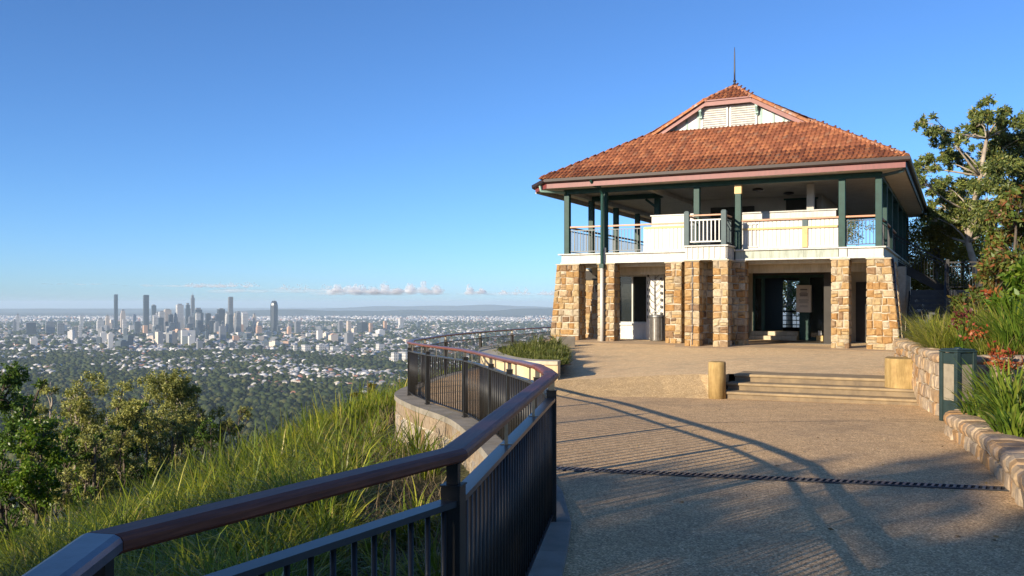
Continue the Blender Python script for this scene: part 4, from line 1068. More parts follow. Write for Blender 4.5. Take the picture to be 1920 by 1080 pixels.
def boards(x0, x1, y, z0, z1, mat, name='boarded_screen'):
    s = B(MB().box(x0, x1, y, y + .03, z0, z1), name, mat); n = round((x1 - x0) / .135)
    for i in range(n):
        a = x0 + (x1 - x0) * i / n; b = x0 + (x1 - x0) * (i + 1) / n
        B(MB().box(a + .011, b - .011, y - .024, y - .001, z0 + .02, z1 - .02), 'board', mat, s)
    B(MB().box(x0, x1, y - .040, y - .0245, z0, z0 + .05), 'foot_rail', mat, s)
    return s
boards(-7.62, -6.0, .06, DECK + .02, DECK + .86, M['white']); 
B(MB().box(-7.60, -5.99, .022, .075, DECK + .80, DECK + .875), 'screen_rail', M['ochre'])
up = B(MB().box(-7.42, -5.84, .35, .39, DECK + .02, DECK + 1.26), 'boarded_screen', M['white']); B(MB().box(-7.46, -5.80, .31, .43, DECK + 1.261, DECK + 1.30), 'screen_cap', M['white'], up)
boards(-4.20, -1.20, .07, DECK + .02, DECK + .95, M['white'])
B(MB().box(-4.2, -1.22, -.012, .050, DECK + .64, DECK + .705), 'screen_rail', M['ochre']); B(MB().box(-2.30, -2.13, -.015, .045, DECK + .03, DECK + .639), 'screen_post', M['ochre']); B(MB().box(-2.30, -2.13, .0, .048, DECK + .707, DECK + .928), 'screen_post', M['slategreen'])
par = B(MB().box(-4.6, -1.45, 1.6, 1.66, DECK + .02, DECK + 1.34), 'parapet_screen', M['cream']); B(MB().box(-4.66, -1.40, 1.54, 1.70, DECK + 1.341, DECK + 1.38), 'screen_cap', M['cream'], par)
# --- upper enclosed core
core = B(MB().box(-7.4, -2.4, 5.5, 14.0, DECK, SOF + .015), 'upper_room', M['innerwall'])
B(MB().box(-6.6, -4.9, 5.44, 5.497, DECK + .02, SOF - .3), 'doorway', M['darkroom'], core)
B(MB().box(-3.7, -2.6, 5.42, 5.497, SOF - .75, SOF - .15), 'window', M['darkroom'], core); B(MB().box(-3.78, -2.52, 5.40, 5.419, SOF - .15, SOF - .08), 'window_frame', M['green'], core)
for (x, y) in ((-4.2, 2.6), (-3.4, 4.2)):
    B(MB().lathe((x, y, SOF + .02), [(.05, -.10), (.19, -.07), (.19, -.03), (.10, 0)], 14), 'ceiling_light', M['gutter'])

# --- stone piers
def pier(x0, x1, y0, y1, z1, batL=0.0, batR=0.0, stones=True, label=None):
    zb = min(zg(x0), zg(x1)) - .06
    def bx(z, side):
        t = (z1 - z) / (z1 - zb); return x0 - batL * t if side < 0 else x1 + batR * t
    mb = MB(); e = .02
    v = [(bx(zb, -1) + e, y0 + e, zb), (bx(zb, 1) - e, y0 + e, zb), (bx(zb, 1) - e, y1, zb), (bx(zb, -1) + e, y1, zb), (x0 + e, y0 + e, z1), (x1 - e, y0 + e, z1), (x1 - e, y1, z1), (x0 + e, y1, z1)]
    mb.v = v; mb.f = [(0, 3, 2, 1), (4, 5, 6, 7), (0, 1, 5, 4), (1, 2, 6, 5), (2, 3, 7, 6), (3, 0, 4, 7)]
    p = B(mb, 'stone_pier', M['mortar'])
    B(MB().box(x0 - .03, x1 + .03, y0 - .03, y1, z1 + .001, z1 + .035), 'pier_cap', M['coping'], p)
    rg = random.Random(int((x0 + 50) * 100)); n = max(8, round((z1 - zb) / .238)); side = MB()
    for k in range(n):
        za = zb + (z1 - zb) * k / n + .011; zc = zb + (z1 - zb) * (k + 1) / n - .011
        wj = rg.uniform(-.02, .02) if 0 < k else 0
        X0, X1 = bx((za + zc) / 2, -1), bx((za + zc) / 2, 1); m = max(2, round((X1 - X0) / .225 + rg.uniform(-.3, .3)))
        cuts = [0] + sorted((i + rg.uniform(-.28, .28)) / m for i in range(1, m)) + [1]
        for i in range(m):
            f0, f1 = cuts[i], cuts[i + 1]
            def X(z, f): return bx(z, -1) + (bx(z, 1) - bx(z, -1)) * f
            j = lambda: rg.uniform(-.022, .022)
            zs_ = [za + j(), za + j(), zc + j(), zc + j()]
            xs_ = [X(za, f0) + (.008 if i else 0) + j() * (i > 0), X(za, f1) - .008 * (i < m - 1), X(zc, f1) - .008 * (i < m - 1), X(zc, f0) + (.008 if i else 0) + j() * (i > 0)]
            sub = [(0, 1)]
            if rg.random() < .13 and f1 - f0 > .2: sub = [(0, .48), (.52, 1)]
            for (g0_, g1_) in sub:
                L = lambda a, b, t: a + (b - a) * t
                c = [(xs_[0], y0, L(zs_[0], zs_[3], g0_)), (xs_[1], y0, L(zs_[1], zs_[2], g0_)), (xs_[2], y0, L(zs_[1], zs_[2], g1_)), (xs_[3], y0, L(zs_[0], zs_[3], g1_))]
                (B(MB().stone(c, (0, -1, 0), .10, .030, .040, .011, rg), 'stone', M['stone'], p) if stones else side.stone(c, (0, -1, 0), .10, .030, .040, .011, rg))
        for s_, xf in ((-1, lambda z: bx(z, -1)), (1, lambda z: bx(z, 1))):
            ny = max(2, round((y1 - y0) / .26)); cy_ = [0] + sorted((i + rg.uniform(-.2, .2)) / ny for i in range(1, ny)) + [1]
            for i in range(ny):
                ya, yc = y0 + .105 + (y1 - y0 - .105) * cy_[i] + .006, y0 + .105 + (y1 - y0 - .105) * cy_[i + 1] - .006
                c = [(xf(za), ya, za), (xf(za), yc, za), (xf(zc), yc, zc), (xf(zc), ya, zc)]
                side.stone(c if s_ > 0 else [c[1], c[0], c[3], c[2]], (s_, 0, 0), .08, .018, .028, .008, rg)
    tag(B(side, 'side_stone', M['stone'], p), kind='stuff')
    return p
pier(-10.80, -9.95, -.18, .50, PT - .04, batL=.27)
pier(-9.24, -8.62, -.16, .40, PT - .04)
pier(-6.78, -6.22, -.16, .40, PT - .04)
pier(-5.82, -5.34, -1.20, -.70, PT - .04)
pier(-5.75, -5.15, -.14, .40, PT - .04, stones=False)
pier(-4.89, -4.41, -1.20, -.70, PT - .04)
pier(-4.68, -4.10, -.14, .40, PT - .04, stones=False)
pier(-1.39, -0.86, -.18, .40, PT - .04)
pier(-0.34, 0.34, -.18, .50, PT - .04, batR=.30)
for y in (3.0, 6.5, 10.0): pier(-0.2, 0.30, y, y + .5, PT - .04, batR=.26, stones=False) if y < 4 else B(MB().box(-.2, .45, y, y + .5, -1.5, PT - .04), 'stone_pier', M['mortar'])
# --- ground floor rooms
GF = -1.40
B(MB().box(-10.4, 0.0, .42, 16.5, PT - .10, PT + .018), 'ground_floor_ceiling', M['soffit'])
B(MB().box(-9.95, -0.34, 1.15, 1.35, PT - .38, PT - .102), 'header_beam', M['beige'])
B(MB().box(-9.25, -1.5, 2.3, 15.9, GF - .1, GF + .004), 'interior_floor', M['darkfloor'])
B(MB().box(-9.3, -0.1, 15.9, 16.1, GF, PT - .102), 'rear_wall', M['darkroom']) if False else None
# rubble stone wall at the left end
rwall = B(MB().box(-10.85, -9.36, 2.05, 2.30, -1.5, PT - .104), 'stone_wall', M['mortar']); rg = random.Random(3)
k = 0; z = -1.42; rub = MB()
while z < .95:
    hgt = rg.uniform(.22, .36); x = -10.85
    while x < -9.40:
        w = min(rg.uniform(.18, .36), -9.36 - x)
        if w > .06:
            j = lambda: rg.uniform(-.03, .03)
            (rub.stone([(x + .01 + j(), 2.045, z + j()), (x + w - .01 + j(), 2.045, z + j()), (x + w - .01 + j(), 2.045, z + hgt - .015 + j()), (x + .01 + j(), 2.045, z + hgt - .015 + j())], (0, -1, 0), .08, .025, .03, .01, rg))
        x += w
    z += hgt
tag(B(rub, 'rubble_stone', M['stone'], rwall), kind='stuff')
B(MB().box(-10.6, -9.75, 2.0, 2.04, .86, 1.22), 'dark_vent', M['darkroom'])
# shop window with low white wall
B(MB().box(-9.28, -7.55, 2.0, 2.16, GF, -.82), 'low_wall', M['white']); B(MB().box(-9.30, -7.52, 1.93, 2.2, -.818, -.76), 'sill', M['white'])
win = B(MB().box(-9.28, -9.20, 2.02, 2.12, -.758, PT - .40).box(-8.14, -8.06, 2.02, 2.12, -.758, PT - .40).box(-9.20, -8.14, 2.02, 2.12, .98, 1.06).box(-9.20, -8.14, 2.02, 2.12, -.758, -.70).box(-8.72, -8.67, 2.04, 2.10, -.70, .98), 'window_frame', M['cream'])
B(MB().box(-9.20, -8.72, 2.066, 2.074, -.70, .98), 'pane', M['glass'], win); B(MB().box(-8.67, -8.14, 2.066, 2.074, -.70, .98), 'pane', M['glass'], win)
B(MB().box(-9.2, -7.4, 2.02, 2.14, 1.062, PT - .104), 'transom', M['green'])
wc = B(MB().box(-8.05, -7.40, 1.72, 2.3, GF, 1.06), 'white_column', M['white'])
pl = MB(); rg = random.Random(8)      # wrought ornament: a branching steel tree against the white column
stem = [(-7.72, 1.66, GF + .5), (-7.71, 1.66, -.2), (-7.73, 1.66, .5), (-7.70, 1.66, 1.0)]; pl.tube(stem, [.018, .016, .014, .01], 6)
for i in range(14):
    z = -.75 + i * .125; s_ = 1 if i % 2 else -1; pl.tube([(-7.72, 1.66, z), (-7.72 + s_ * .14, 1.65, z + .10), (-7.72 + s_ * .26, 1.65, z + .26)], [.011, .009, .006], 5)
    c = (-7.72 + s_ * .24, 1.645, z + .24); pl.stone([(c[0] - .035, c[1], c[2] - .05), (c[0] + .035, c[1], c[2] - .05), (c[0] + .035, c[1], c[2] + .05), (c[0] - .035, c[1], c[2] + .05)], (0, -1, 0), .004, .004, .01, .002)
B(pl, 'steel_tree_ornament', M['iron'], wc)
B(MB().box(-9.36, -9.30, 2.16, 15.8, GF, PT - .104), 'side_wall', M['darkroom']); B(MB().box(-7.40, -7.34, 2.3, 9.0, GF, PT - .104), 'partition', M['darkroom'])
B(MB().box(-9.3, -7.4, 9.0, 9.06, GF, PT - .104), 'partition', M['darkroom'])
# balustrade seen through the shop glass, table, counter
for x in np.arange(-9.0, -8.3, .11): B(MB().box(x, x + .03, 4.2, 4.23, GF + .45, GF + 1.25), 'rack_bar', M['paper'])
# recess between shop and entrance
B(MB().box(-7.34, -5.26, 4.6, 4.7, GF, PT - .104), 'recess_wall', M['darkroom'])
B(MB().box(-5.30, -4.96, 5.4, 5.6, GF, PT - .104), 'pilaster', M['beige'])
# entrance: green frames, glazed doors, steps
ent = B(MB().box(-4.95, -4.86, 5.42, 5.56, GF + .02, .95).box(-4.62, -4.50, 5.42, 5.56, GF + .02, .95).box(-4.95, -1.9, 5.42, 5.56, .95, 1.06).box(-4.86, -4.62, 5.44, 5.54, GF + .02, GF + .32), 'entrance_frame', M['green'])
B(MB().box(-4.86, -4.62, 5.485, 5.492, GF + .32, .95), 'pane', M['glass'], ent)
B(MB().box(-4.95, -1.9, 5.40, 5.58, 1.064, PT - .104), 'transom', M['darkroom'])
B(MB().box(-4.95, -3.2, 4.75, 5.40, GF, GF + .16), 'entrance_step', M['beige'], bevel=.01); B(MB().box(-4.95, -3.2, 5.05, 5.75, GF + .161, GF + .32), 'entrance_step', M['beige'], bevel=.01)
ep = B(MB().box(-3.19, -2.82, 5.30, 5.56, GF, .95), 'entrance_post', M['green'])
tw_ = B(MB().box(-2.1, -1.95, 5.42, 5.56, GF, .95).box(-2.82, -2.1, 5.44, 5.54, GF, GF + .10), 'side_window_frame', M['green'])
B(MB().box(-2.82, -2.1, 5.485, 5.492, GF + .10, .95), 'pane', M['glass'], tw_)
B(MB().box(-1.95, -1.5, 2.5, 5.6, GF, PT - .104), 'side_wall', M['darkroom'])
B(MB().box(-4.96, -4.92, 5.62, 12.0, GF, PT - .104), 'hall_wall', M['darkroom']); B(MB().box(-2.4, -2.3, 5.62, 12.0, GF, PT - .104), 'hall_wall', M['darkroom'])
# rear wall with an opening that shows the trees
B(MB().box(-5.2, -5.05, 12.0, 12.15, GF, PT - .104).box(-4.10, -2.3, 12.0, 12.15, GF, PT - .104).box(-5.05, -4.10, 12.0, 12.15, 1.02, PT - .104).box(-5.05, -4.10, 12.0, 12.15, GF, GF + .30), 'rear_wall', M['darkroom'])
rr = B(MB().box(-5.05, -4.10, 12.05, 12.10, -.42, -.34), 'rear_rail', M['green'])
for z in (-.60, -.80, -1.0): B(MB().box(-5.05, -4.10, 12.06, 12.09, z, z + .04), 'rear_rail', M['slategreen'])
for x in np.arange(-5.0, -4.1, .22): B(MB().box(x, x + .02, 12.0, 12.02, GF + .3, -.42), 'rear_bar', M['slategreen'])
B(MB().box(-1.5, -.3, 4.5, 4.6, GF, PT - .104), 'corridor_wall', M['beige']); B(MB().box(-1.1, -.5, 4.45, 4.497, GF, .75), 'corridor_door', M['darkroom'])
# --- downpipes
dp = MB().tube([(-9.03, -.30, zg(-9) - .02), (-9.03, -.30, 1.22)], .062, 12); B(dp, 'downpipe', M['white'], smooth=True)
dp = MB().box(-9.11, -8.95, -.37, -.22, 1.22, PT - .03).tube([(-9.03, -.30, PT - .05), (-9.03, -.26, SOF - .25), (-9.05, -.45, SOF - .02), (-9.20, -.70, SOF + .05), (-9.22, -.84, SOF + .16), (-9.22, -.87, EZ - .1)], .055, 10); B(dp, 'downpipe', M['green'], smooth=False)
dp = MB().tube([(-11.2, -.75, SOF + .12), (-11.2, -.70, SOF - .06), (-11.0, -.55, SOF - .08), (-10.5, -.13, SOF - .10)], .05, 10); B(dp, 'downpipe', M['sage'], smooth=True)
dp = MB().tube([(.80, -.6, EZ - .14), (.72, -.5, SOF - .06), (.1, -.13, SOF - .12)], .05, 10); B(dp, 'downpipe', M['slategreen'], smooth=True)
dp = MB().tube([(.62, .30, -1.5), (.45, .30, .4), (.36, .3, PT)], .05, 8); B(dp, 'downpipe', M['gutter'], smooth=True)
for (x) in (-5.56,): B(MB().tube([(x, -1.245, -1.36), (x, -1.245, PT - .06)], .012, 6), 'conduit', M['galv'])

# --- things standing in the pavilion
def W_(lx, ly, z): x, y = to_world(lx, ly); return (x, y, z)
bn = thing('litter_bin', 'round ribbed steel litter bin standing in front of the white column', 'bin', W_(-7.42, .95, zg(-7.4) + .0), PA)
MB().lathe((0, 0, 0), [(.24, 0), (.25, .02), (.25, .84), (.235, .86)], 24).build('body', M['binbrown'], bn, smooth=False)
for k in range(12):
    a = 2 * math.pi * k / 12; MB().box(-.008, .008, .250, .262, .05, .80).build('rib', M['galv'], bn).rotation_euler.z = a
MB().lathe((0, 0, .86), [(.265, 0), (.265, .05), (.22, .07), (.05, .085)], 24).build('lid', M['galv'], bn)
MB().tube([(-.16, 0, .93), (-.16, 0, 1.0), (-.08, 0, 1.06), (.08, 0, 1.06), (.16, 0, 1.0), (.16, 0, .93)], .014, 8).build('handle', M['galv'], bn, smooth=True)
nb = thing('notice_board', 'pale notice board with printed lines hung on the dark green entrance post', 'notice board', W_(-3.0, 5.20, -.35), PA)
MB().box(-.27, .27, -.10, .09, 0, 1.02).build('case', M['paper'], nb, bevel=.008)
pg = MB().box(-.23, .23, -.108, -.101, .06, .97).build('page', M['paper'], nb)
rg = random.Random(2)
for z, ww, hh in ((.82, .26, .055), (.74, .24, .03), (.66, .30, .05), (.60, .28, .04), (.47, .34, .012), (.43, .36, .012), (.39, .30, .012), (.35, .34, .012), (.24, .28, .012), (.20, .30, .012)):
    MB().box(-ww / 2, ww / 2, -.112, -.1085, z, z + hh).build('printed_line', M['ink'], pg)
sm = thing('sign', 'small orange block standing on the floor behind the entrance post', 'box', W_(-2.35, 4.6, GF), PA)
MB().prism([(-.12, -.10), (.12, -.10), (.12, .10), (-.12, .10)], 0, .20).build('base', M['ochre'], sm, bevel=.01); MB().box(-.06, .06, -.05, .05, .20, .38).build('top', M['decal'], sm, bevel=.01)

# ------------------------------------------------------------------ dark timber stair at the right side
stt = thing('staircase', 'dark timber outside staircase with black balustrade beside the pavilion', 'staircase', W_(2.2, 5.5, -1.5), PA); so2 = (-2.2, -5.5, 1.5)
LZ = .48
def S(mb, n, mat, p=None): return mb.build(n, mat, p or stt, so2)
S(MB().box(.62, 2.95, 6.6, 8.6, LZ - .26, LZ), 'landing', M['darktimber'])
for x, y in ((.7, 6.7), (1.86, 6.7), (2.85, 6.7), (2.85, 8.5)): S(MB().box(x - .07, x + .07, y - .07, y + .07, -1.5, LZ - .262), 'support_post', M['darktimber'])
n = 11
for i in range(n):
    z = LZ - .18 * (i + 1); y = 6.6 - .29 * (i + 1)
    S(MB().box(.60, 1.78, y, y + .31, z - .045, z), 'tread', M['darktimber']); S(MB().box(.62, 1.76, y + .275, y + .295, z + .004, z + .13), 'riser', M['darktimber'])
for x in (.58, 1.80): S(MB().bar((x, 6.6, LZ - .15), (x, 6.6 - .29 * n, LZ - .15 - .18 * n), .05, .28), 'stringer', M['black'])
n2 = 7
for i in range(n2):
    z = LZ + .18 * (i + 1); x = 1.7 - .30 * i; S(MB().box(x - .32, x, 7.3, 8.5, z - .045, z), 'tread', M['darktimber']); S(MB().box(x - .022, x, 7.3, 8.5, z - .18, z - .047), 'riser', M['darktimber'])
for y in (7.27, 8.53): S(MB().bar((1.85, y, LZ - .05), (-.35, y, LZ - .05 + .18 * n2), .05, .30), 'stringer', M['black'])
def stair_rail(a, b, post_a=True, post_b=True, nb_=14):
    a, b = Vector(a), Vector(b); h = 1.0
    r_ = S(MB().bar(a + Vector((0, 0, h)), b + Vector((0, 0, h)), .07, .06), 'stair_rail', M['black'])
    for z in (.86, .10): S(MB().bar(a + Vector((0, 0, z)), b + Vector((0, 0, z)), .035, .035), 'rail', M['black'], r_)
    for i in range(nb_): p = a + (b - a) * ((i + .5) / nb_); S(MB().bar(p + Vector((0, 0, .10)), p + Vector((0, 0, .86)), .018, .018, (1, 0, 0)), 'baluster', M['black'], r_)
    for f, p in ((post_a, a), (post_b, b)):
        if f: S(MB().box(p.x - .055, p.x + .055, p.y - .055, p.y + .055, p.z - .25, p.z + 1.12), 'newel_post', M['black'])
stair_rail((1.82, 7.2, LZ), (-.2, 7.2, LZ + .18 * n2), True, False, 20)
stair_rail((1.86, 6.62, LZ), (2.92, 6.62, LZ), True, True, 11); stair_rail((2.92, 6.75, LZ), (2.92, 8.58, LZ), False, True, 16)
stair_rail((1.80, 6.5, LZ - .05), (1.80, 6.6 - .29 * n, LZ - .18 * n), False, True, 22)

# ------------------------------------------------------------------ trees and shrubs
def px_clumps(lst, Y, spread, seed):
    rg = random.Random(seed); out = []
    for px, py, r_ in lst:
        y = Y + rg.uniform(-spread, spread); out.append((at(px, py, y), r_ / 1720 * y))
    return out
# big gum on the right
gc = px_clumps([(1742, 232, 20), (1762, 256, 18), (1787, 268, 17), (1764, 300, 24), (1735, 312, 22), (1722, 334, 14), (1850, 207, 26), (1833, 226, 18), (1882, 216, 20), (1905, 232, 15), (1820, 250, 22), (1872, 246, 24), (1846, 272, 28), (1896, 262, 28), (1802, 312, 30), (1842, 322, 36), (1888, 310, 36), (1925, 300, 34), (1772, 347, 28), (1740, 352, 20), (1812, 367, 34), (1857, 372, 38), (1902, 362, 38), (1792, 402, 26), (1832, 412, 28), (1872, 417, 30), (1762, 388, 18), (1945, 250, 38), (1962, 330, 48), (1932, 392, 38), (1738, 402, 16), (1760, 425, 16)], 41, 2.2, 3)
g = lambda px, py, Y=41: at(px, py, Y)
tree('gum_tree', 'tall open-crowned gum tree with pale trunk behind the staircase', (g(1838, 600)[0], 41, -1.9), [(*g(1838, 600)[:2], -1.9), g(1836, 545), g(1828, 500), g(1815, 455), g(1822, 400), g(1838, 330), g(1850, 260)], 3, gc, M['gum'], M['bark'], .19, (.175, .066), 560, .35, 4, flat=.65, sub=7)
mb = MB()
# background trees behind and right of the pavilion
def simple_tree(name, label, x, y, zb, h, w, leaf, bark, seed, group=None, leafsz=(.16, .06), per=150, n=16, droop=.3, r0=.18, low=.3, cat='tree'):
    rg = random.Random(seed); cl = []
    for i in range(n):
        u = low + (.93 - low) * rg.random() ** .8; rr = w * .5 * math.sin(math.pi * min(1, (u - low * .5) / (1 - low * .5)) ** .8) ** .7; a = rg.uniform(0, 2 * math.pi); q = rr * math.sqrt(rg.uniform(.05, .75))
        cl.append(((x + q * math.cos(a), y + q * math.sin(a), zb + h * u), w * rg.uniform(.13, .22)))
    lean = rg.uniform(-.06, .06) * h
    tr = [(x, y, zb - .2), (x + lean * .2, y, zb + h * .2), (x + lean * .6, y + lean * .2, zb + h * .4), (x + lean, y + lean * .3, zb + h * .62), (x + lean, y + lean * .3, zb + h * .8)]
    return tree(name, label, (x, y, zb), tr, 1, cl, leaf, bark, r0, leafsz, per, droop, seed, group, cat)
simple_tree('shrub', 'bright yellow-green shrub behind the staircase railing', 20.6, 44.5, -2, 6.6, 6.5, M['yellowleaf'], M['barkdark'], 21, per=260, leafsz=(.16, .07), n=22, low=.12, cat='shrub')
simple_tree('tree', 'dense dark green tree behind the staircase beside the gum trunk', 26.5, 54, -2, 7.6, 7.5, M['darkleaf'], M['barkdark'], 22, per=170, n=22, low=.1)
simple_tree('tree', 'olive tree seen through the open verandah near its corner post', 15.9, 56, -2, 9.0, 7, M['olive'], M['bark'], 23, per=110, n=16)
simple_tree('tree', 'grey-green tree standing beyond the back corner of the pavilion', 19.2, 60, -2, 10.4, 8, M['gum'], M['bark'], 24, per=110, n=18)
simple_tree('tree', 'leafy tree framed by the rear opening of the ground floor hall', 15.6, 51.5, -2, 8.0, 6, M['darkleaf'], M['bark'], 25, per=120, n=18, low=.15)
simple_tree('tree', 'thin gum framed at the left of the rear hall opening', 17.2, 59, -2, 7.5, 5, M['gum'], M['bark'], 26, per=110, n=12)
simple_tree('tree', 'tall dark tree at the right edge behind the gum', 29.5, 47, -2, 10.5, 8, M['gum'], M['barkdark'], 27, per=130, n=22, low=.1)
# red and green shrub at the right edge
rc = px_clumps([(1885, 400, 30), (1915, 375, 30), (1868, 440, 24), (1905, 440, 34), (1935, 420, 34), (1872, 480, 28), (1912, 490, 34), (1945, 480, 36), (1862, 520, 24), (1895, 530, 30), (1935, 540, 36), (1880, 555, 22), (1918, 570, 26), (1850, 498, 15)], 22, 1.0, 5)
rb = at(1905, 620, 22)
tree('shrub', 'tall shrub with bronze and red-tinged leaves at the right edge', (rb[0], 22, -.95), [(rb[0], 22, -1.0), at(1903, 575, 22), at(1900, 530, 22), at(1902, 480, 22), at(1905, 430, 22)], 0, rc, M['mixleaf'], M['barkdark'], .07, (.17, .075), 800, .4, 6, cat='shrub')

# trees on the slope at the left
def slope_tree(label, px, py_top, Y, w_px, leaf, bark, seed, leafsz, per, n=18, low=.15, drop=0, r0=.12, name='tree', cat='tree', droop=.2):
    x = (px - 960) / 1720 * Y; zt = (568 - py_top) / 1720 * Y; zb = zhill(x, Y) - .1
    return simple_tree(name, label, x, Y, zb, zt - zb + .3, w_px / 1720 * Y, leaf, bark, seed, None, (leafsz[0] * .82, leafsz[1] * .85), per * 1.3, n, droop, r0, low, cat)
slope_tree('dark glossy tree cut by the left edge of the view', 15, 692, 21, 150, M['darkleaf'], M['barkdark'], 31, (.11, .05), 900, 26)
slope_tree('dark green slender tree second from the left edge', 72, 704, 23, 70, M['darkleaf'], M['barkdark'], 32, (.11, .05), 900, 14, .35)
slope_tree('yellowish open tree rising behind the dark left trees', 96, 692, 33, 110, M['olive'], M['bark'], 33, (.14, .05), 480, 16, .4)
slope_tree('broad olive tree with pale forked trunk on the slope', 150, 716, 26, 150, M['olive'], M['bark'], 34, (.12, .045), 700, 24, .35)
slope_tree('tallest olive gum in the middle of the slope trees', 318, 690, 31, 130, M['olive'], M['bark'], 35, (.13, .05), 620, 24, .35)
slope_tree('rounded olive tree left of the tallest slope gum', 242, 703, 33, 110, M['olive'], M['barkdark'], 36, (.13, .05), 560, 20, .2)
slope_tree('bright leafy sapling between the two olive trees', 262, 752, 27, 60, M['brightleaf'], M['barkdark'], 37, (.12, .06), 600, 10, .2, r0=.05)
slope_tree('low grey-olive shrub below the tallest slope gum', 352, 766, 28, 100, M['olive'], M['barkdark'], 38, (.11, .04), 700, 16, .1, name='shrub', cat='shrub', r0=.06)
slope_tree('rusty olive shrub at the right end of the slope trees', 410, 764, 29, 80, M['olive'], M['barkdark'], 39, (.11, .04), 700, 14, .1, name='shrub', cat='shrub', r0=.06)
slope_tree('small brownish shrub peeping over the grass crest', 456, 768, 31, 50, M['olive'], M['barkdark'], 40, (.11, .04), 700, 8, .1, name='shrub', cat='shrub', r0=.05)
slope_tree('shady dark shrub under the broad olive tree', 205, 790, 23, 120, M['darkleaf'], M['barkdark'], 41, (.10, .045), 700, 16, .1, name='shrub', cat='shrub', r0=.06)
slope_tree('dense olive shrub filling the gap beside the bright sapling', 300, 790, 25, 110, M['olive'], M['barkdark'], 42, (.10, .04), 700, 16, .1, name='shrub', cat='shrub', r0=.06)
slope_tree('broad-leaved bright green shrub low at the left edge', 60, 815, 16.5, 150, M['brightleaf'], M['barkdark'], 43, (.10, .05), 1300, 20, .1, name='shrub', cat='shrub', r0=.05)
slope_tree('yellow-green bush on the grass crest left of the balustrade', 690, 712, 29, 60, M['yellowleaf'], M['barkdark'], 44, (.10, .05), 800, 9, .1, name='shrub', cat='shrub', r0=.04)
slope_tree('low dark bush at the far left below the shiny tree', 128, 800, 19, 90, M['darkleaf'], M['barkdark'], 45, (.11, .05), 700, 12, .1, name='shrub', cat='shrub', r0=.05)
slope_tree('grey-olive bush between the dark slender tree and the broad olive tree', 112, 742, 24, 90, M['olive'], M['barkdark'], 71, (.11, .045), 700, 16, .1, name='shrub', cat='shrub', r0=.06)
slope_tree('rounded olive bush under the bright sapling', 240, 760, 24, 110, M['olive'], M['barkdark'], 72, (.11, .045), 700, 18, .1, name='shrub', cat='shrub', r0=.06)
slope_tree('low brown-olive bush right of the dense olive shrub', 330, 800, 24, 100, M['olive'], M['barkdark'], 73, (.10, .04), 700, 16, .1, name='shrub', cat='shrub', r0=.06)
slope_tree('olive bush nearest the grass at the foot of the broad olive tree', 170, 812, 20, 110, M['olive'], M['barkdark'], 74, (.10, .04), 700, 16, .1, name='shrub', cat='shrub', r0=.06)
slope_tree('olive gum crown leaning right of the tallest slope gum', 362, 724, 32, 90, M['olive'], M['bark'], 75, (.13, .05), 560, 16, .2)
slope_tree('leafy olive tree filling the gap left of the rounded olive tree', 198, 722, 30, 90, M['olive'], M['bark'], 76, (.13, .05), 560, 16, .15)
slope_tree('dark bush below the dark slender tree', 60, 770, 20, 110, M['darkleaf'], M['barkdark'], 77, (.11, .05), 700, 16, .1, name='shrub', cat='shrub', r0=.06)
ordn = ['first', 'second', 'third', 'fourth', 'fifth', 'sixth', 'seventh', 'eighth', 'ninth', 'tenth', 'eleventh']
for i, (px, py, Y, w_) in enumerate(((20, 868, 16.5, 90), (62, 858, 17.5, 90), (105, 850, 18.5, 95), (148, 836, 20, 95), (186, 826, 21, 90), (226, 818, 22, 95), (268, 806, 23.5, 95), (306, 806, 24, 85), (345, 792, 25.5, 85), (386, 786, 27, 75), (430, 780, 28.5, 70))):
    slope_tree('%s low bush from the left along the grass crest' % ordn[i], px, py, Y, w_, M['olive'] if i % 3 else M['darkleaf'], M['barkdark'], 500 + i, (.09, .038), 800, 14, .05, name='shrub', cat='shrub', r0=.03)
# trees behind the camera whose long shadow lies over the near path
row = ['first', 'second', 'third', 'fourth', 'fifth', 'last']
for i, (x, y, w) in enumerate(((-29.0, -13.2, 7), (-25.4, -14.8, 7), (-22.0, -15.2, 7), (-18.8, -16.9, 7), (-15.4, -17.4, 7), (-11.8, -19.0, 8))):
    zb = zhill(x, y); top = -1.73 + .2925 * ((8.9, 8.8, 8.7, 8.2, 7.3, 6.6)[i] - y) / .69
    simple_tree('tree', 'leafy tree behind the viewpoint, %s of a row of six' % row[i], x, y, zb, (top - zb - .35 + (.1, -.1, .1, .0, .15, .05)[i]) / .93, w + 1, M['gum'], M['bark'], 50 + i, 'trees behind the viewpoint', (.50, .24), 11, 80, .3, .25, .12)

# ------------------------------------------------------------------ grass on the slope
rs = np.random.RandomState(5)
def inside_slope(x, y):
    # left of the fence/wall line
    for i in range(len(FENCE) - 1):
        a, b = FENCE[i], FENCE[i + 1]
        if a[1] <= y <= b[1]:
            t = (y - a[1]) / (b[1] - a[1]); fx_ = a[0] + (b[0] - a[0]) * t
            return x < fx_ - (0.75 if y > 9 else 0.55)
    return False
tb = []
def mulch(x, y): return x > -1.9 and 3.5 < y < 13.5
tries = 0
while len(tb) < 2450 and tries < 60000:
    tries += 1
    y = rs.uniform(1.0, 33) ; x = rs.uniform(-17, 0.2)
    if abs(x) > 0.62 * y + 1.5 or not inside_slope(x, y): continue
    dL = -(x + 2) * 0.966 + (y - 22) * 0.26
    if dL > 8.5: continue
    if mulch(x, y) and rs.uniform() < 0.72: continue
    if y > 11 and not inside_slope(x + 1.3, y) and rs.uniform() < .85: continue
    if rs.uniform() > min(1, (14 / y) ** 0.6): continue
    tb.append((x, y))
Bs, AZ, LE, LL, WW = [], [], [], [], []
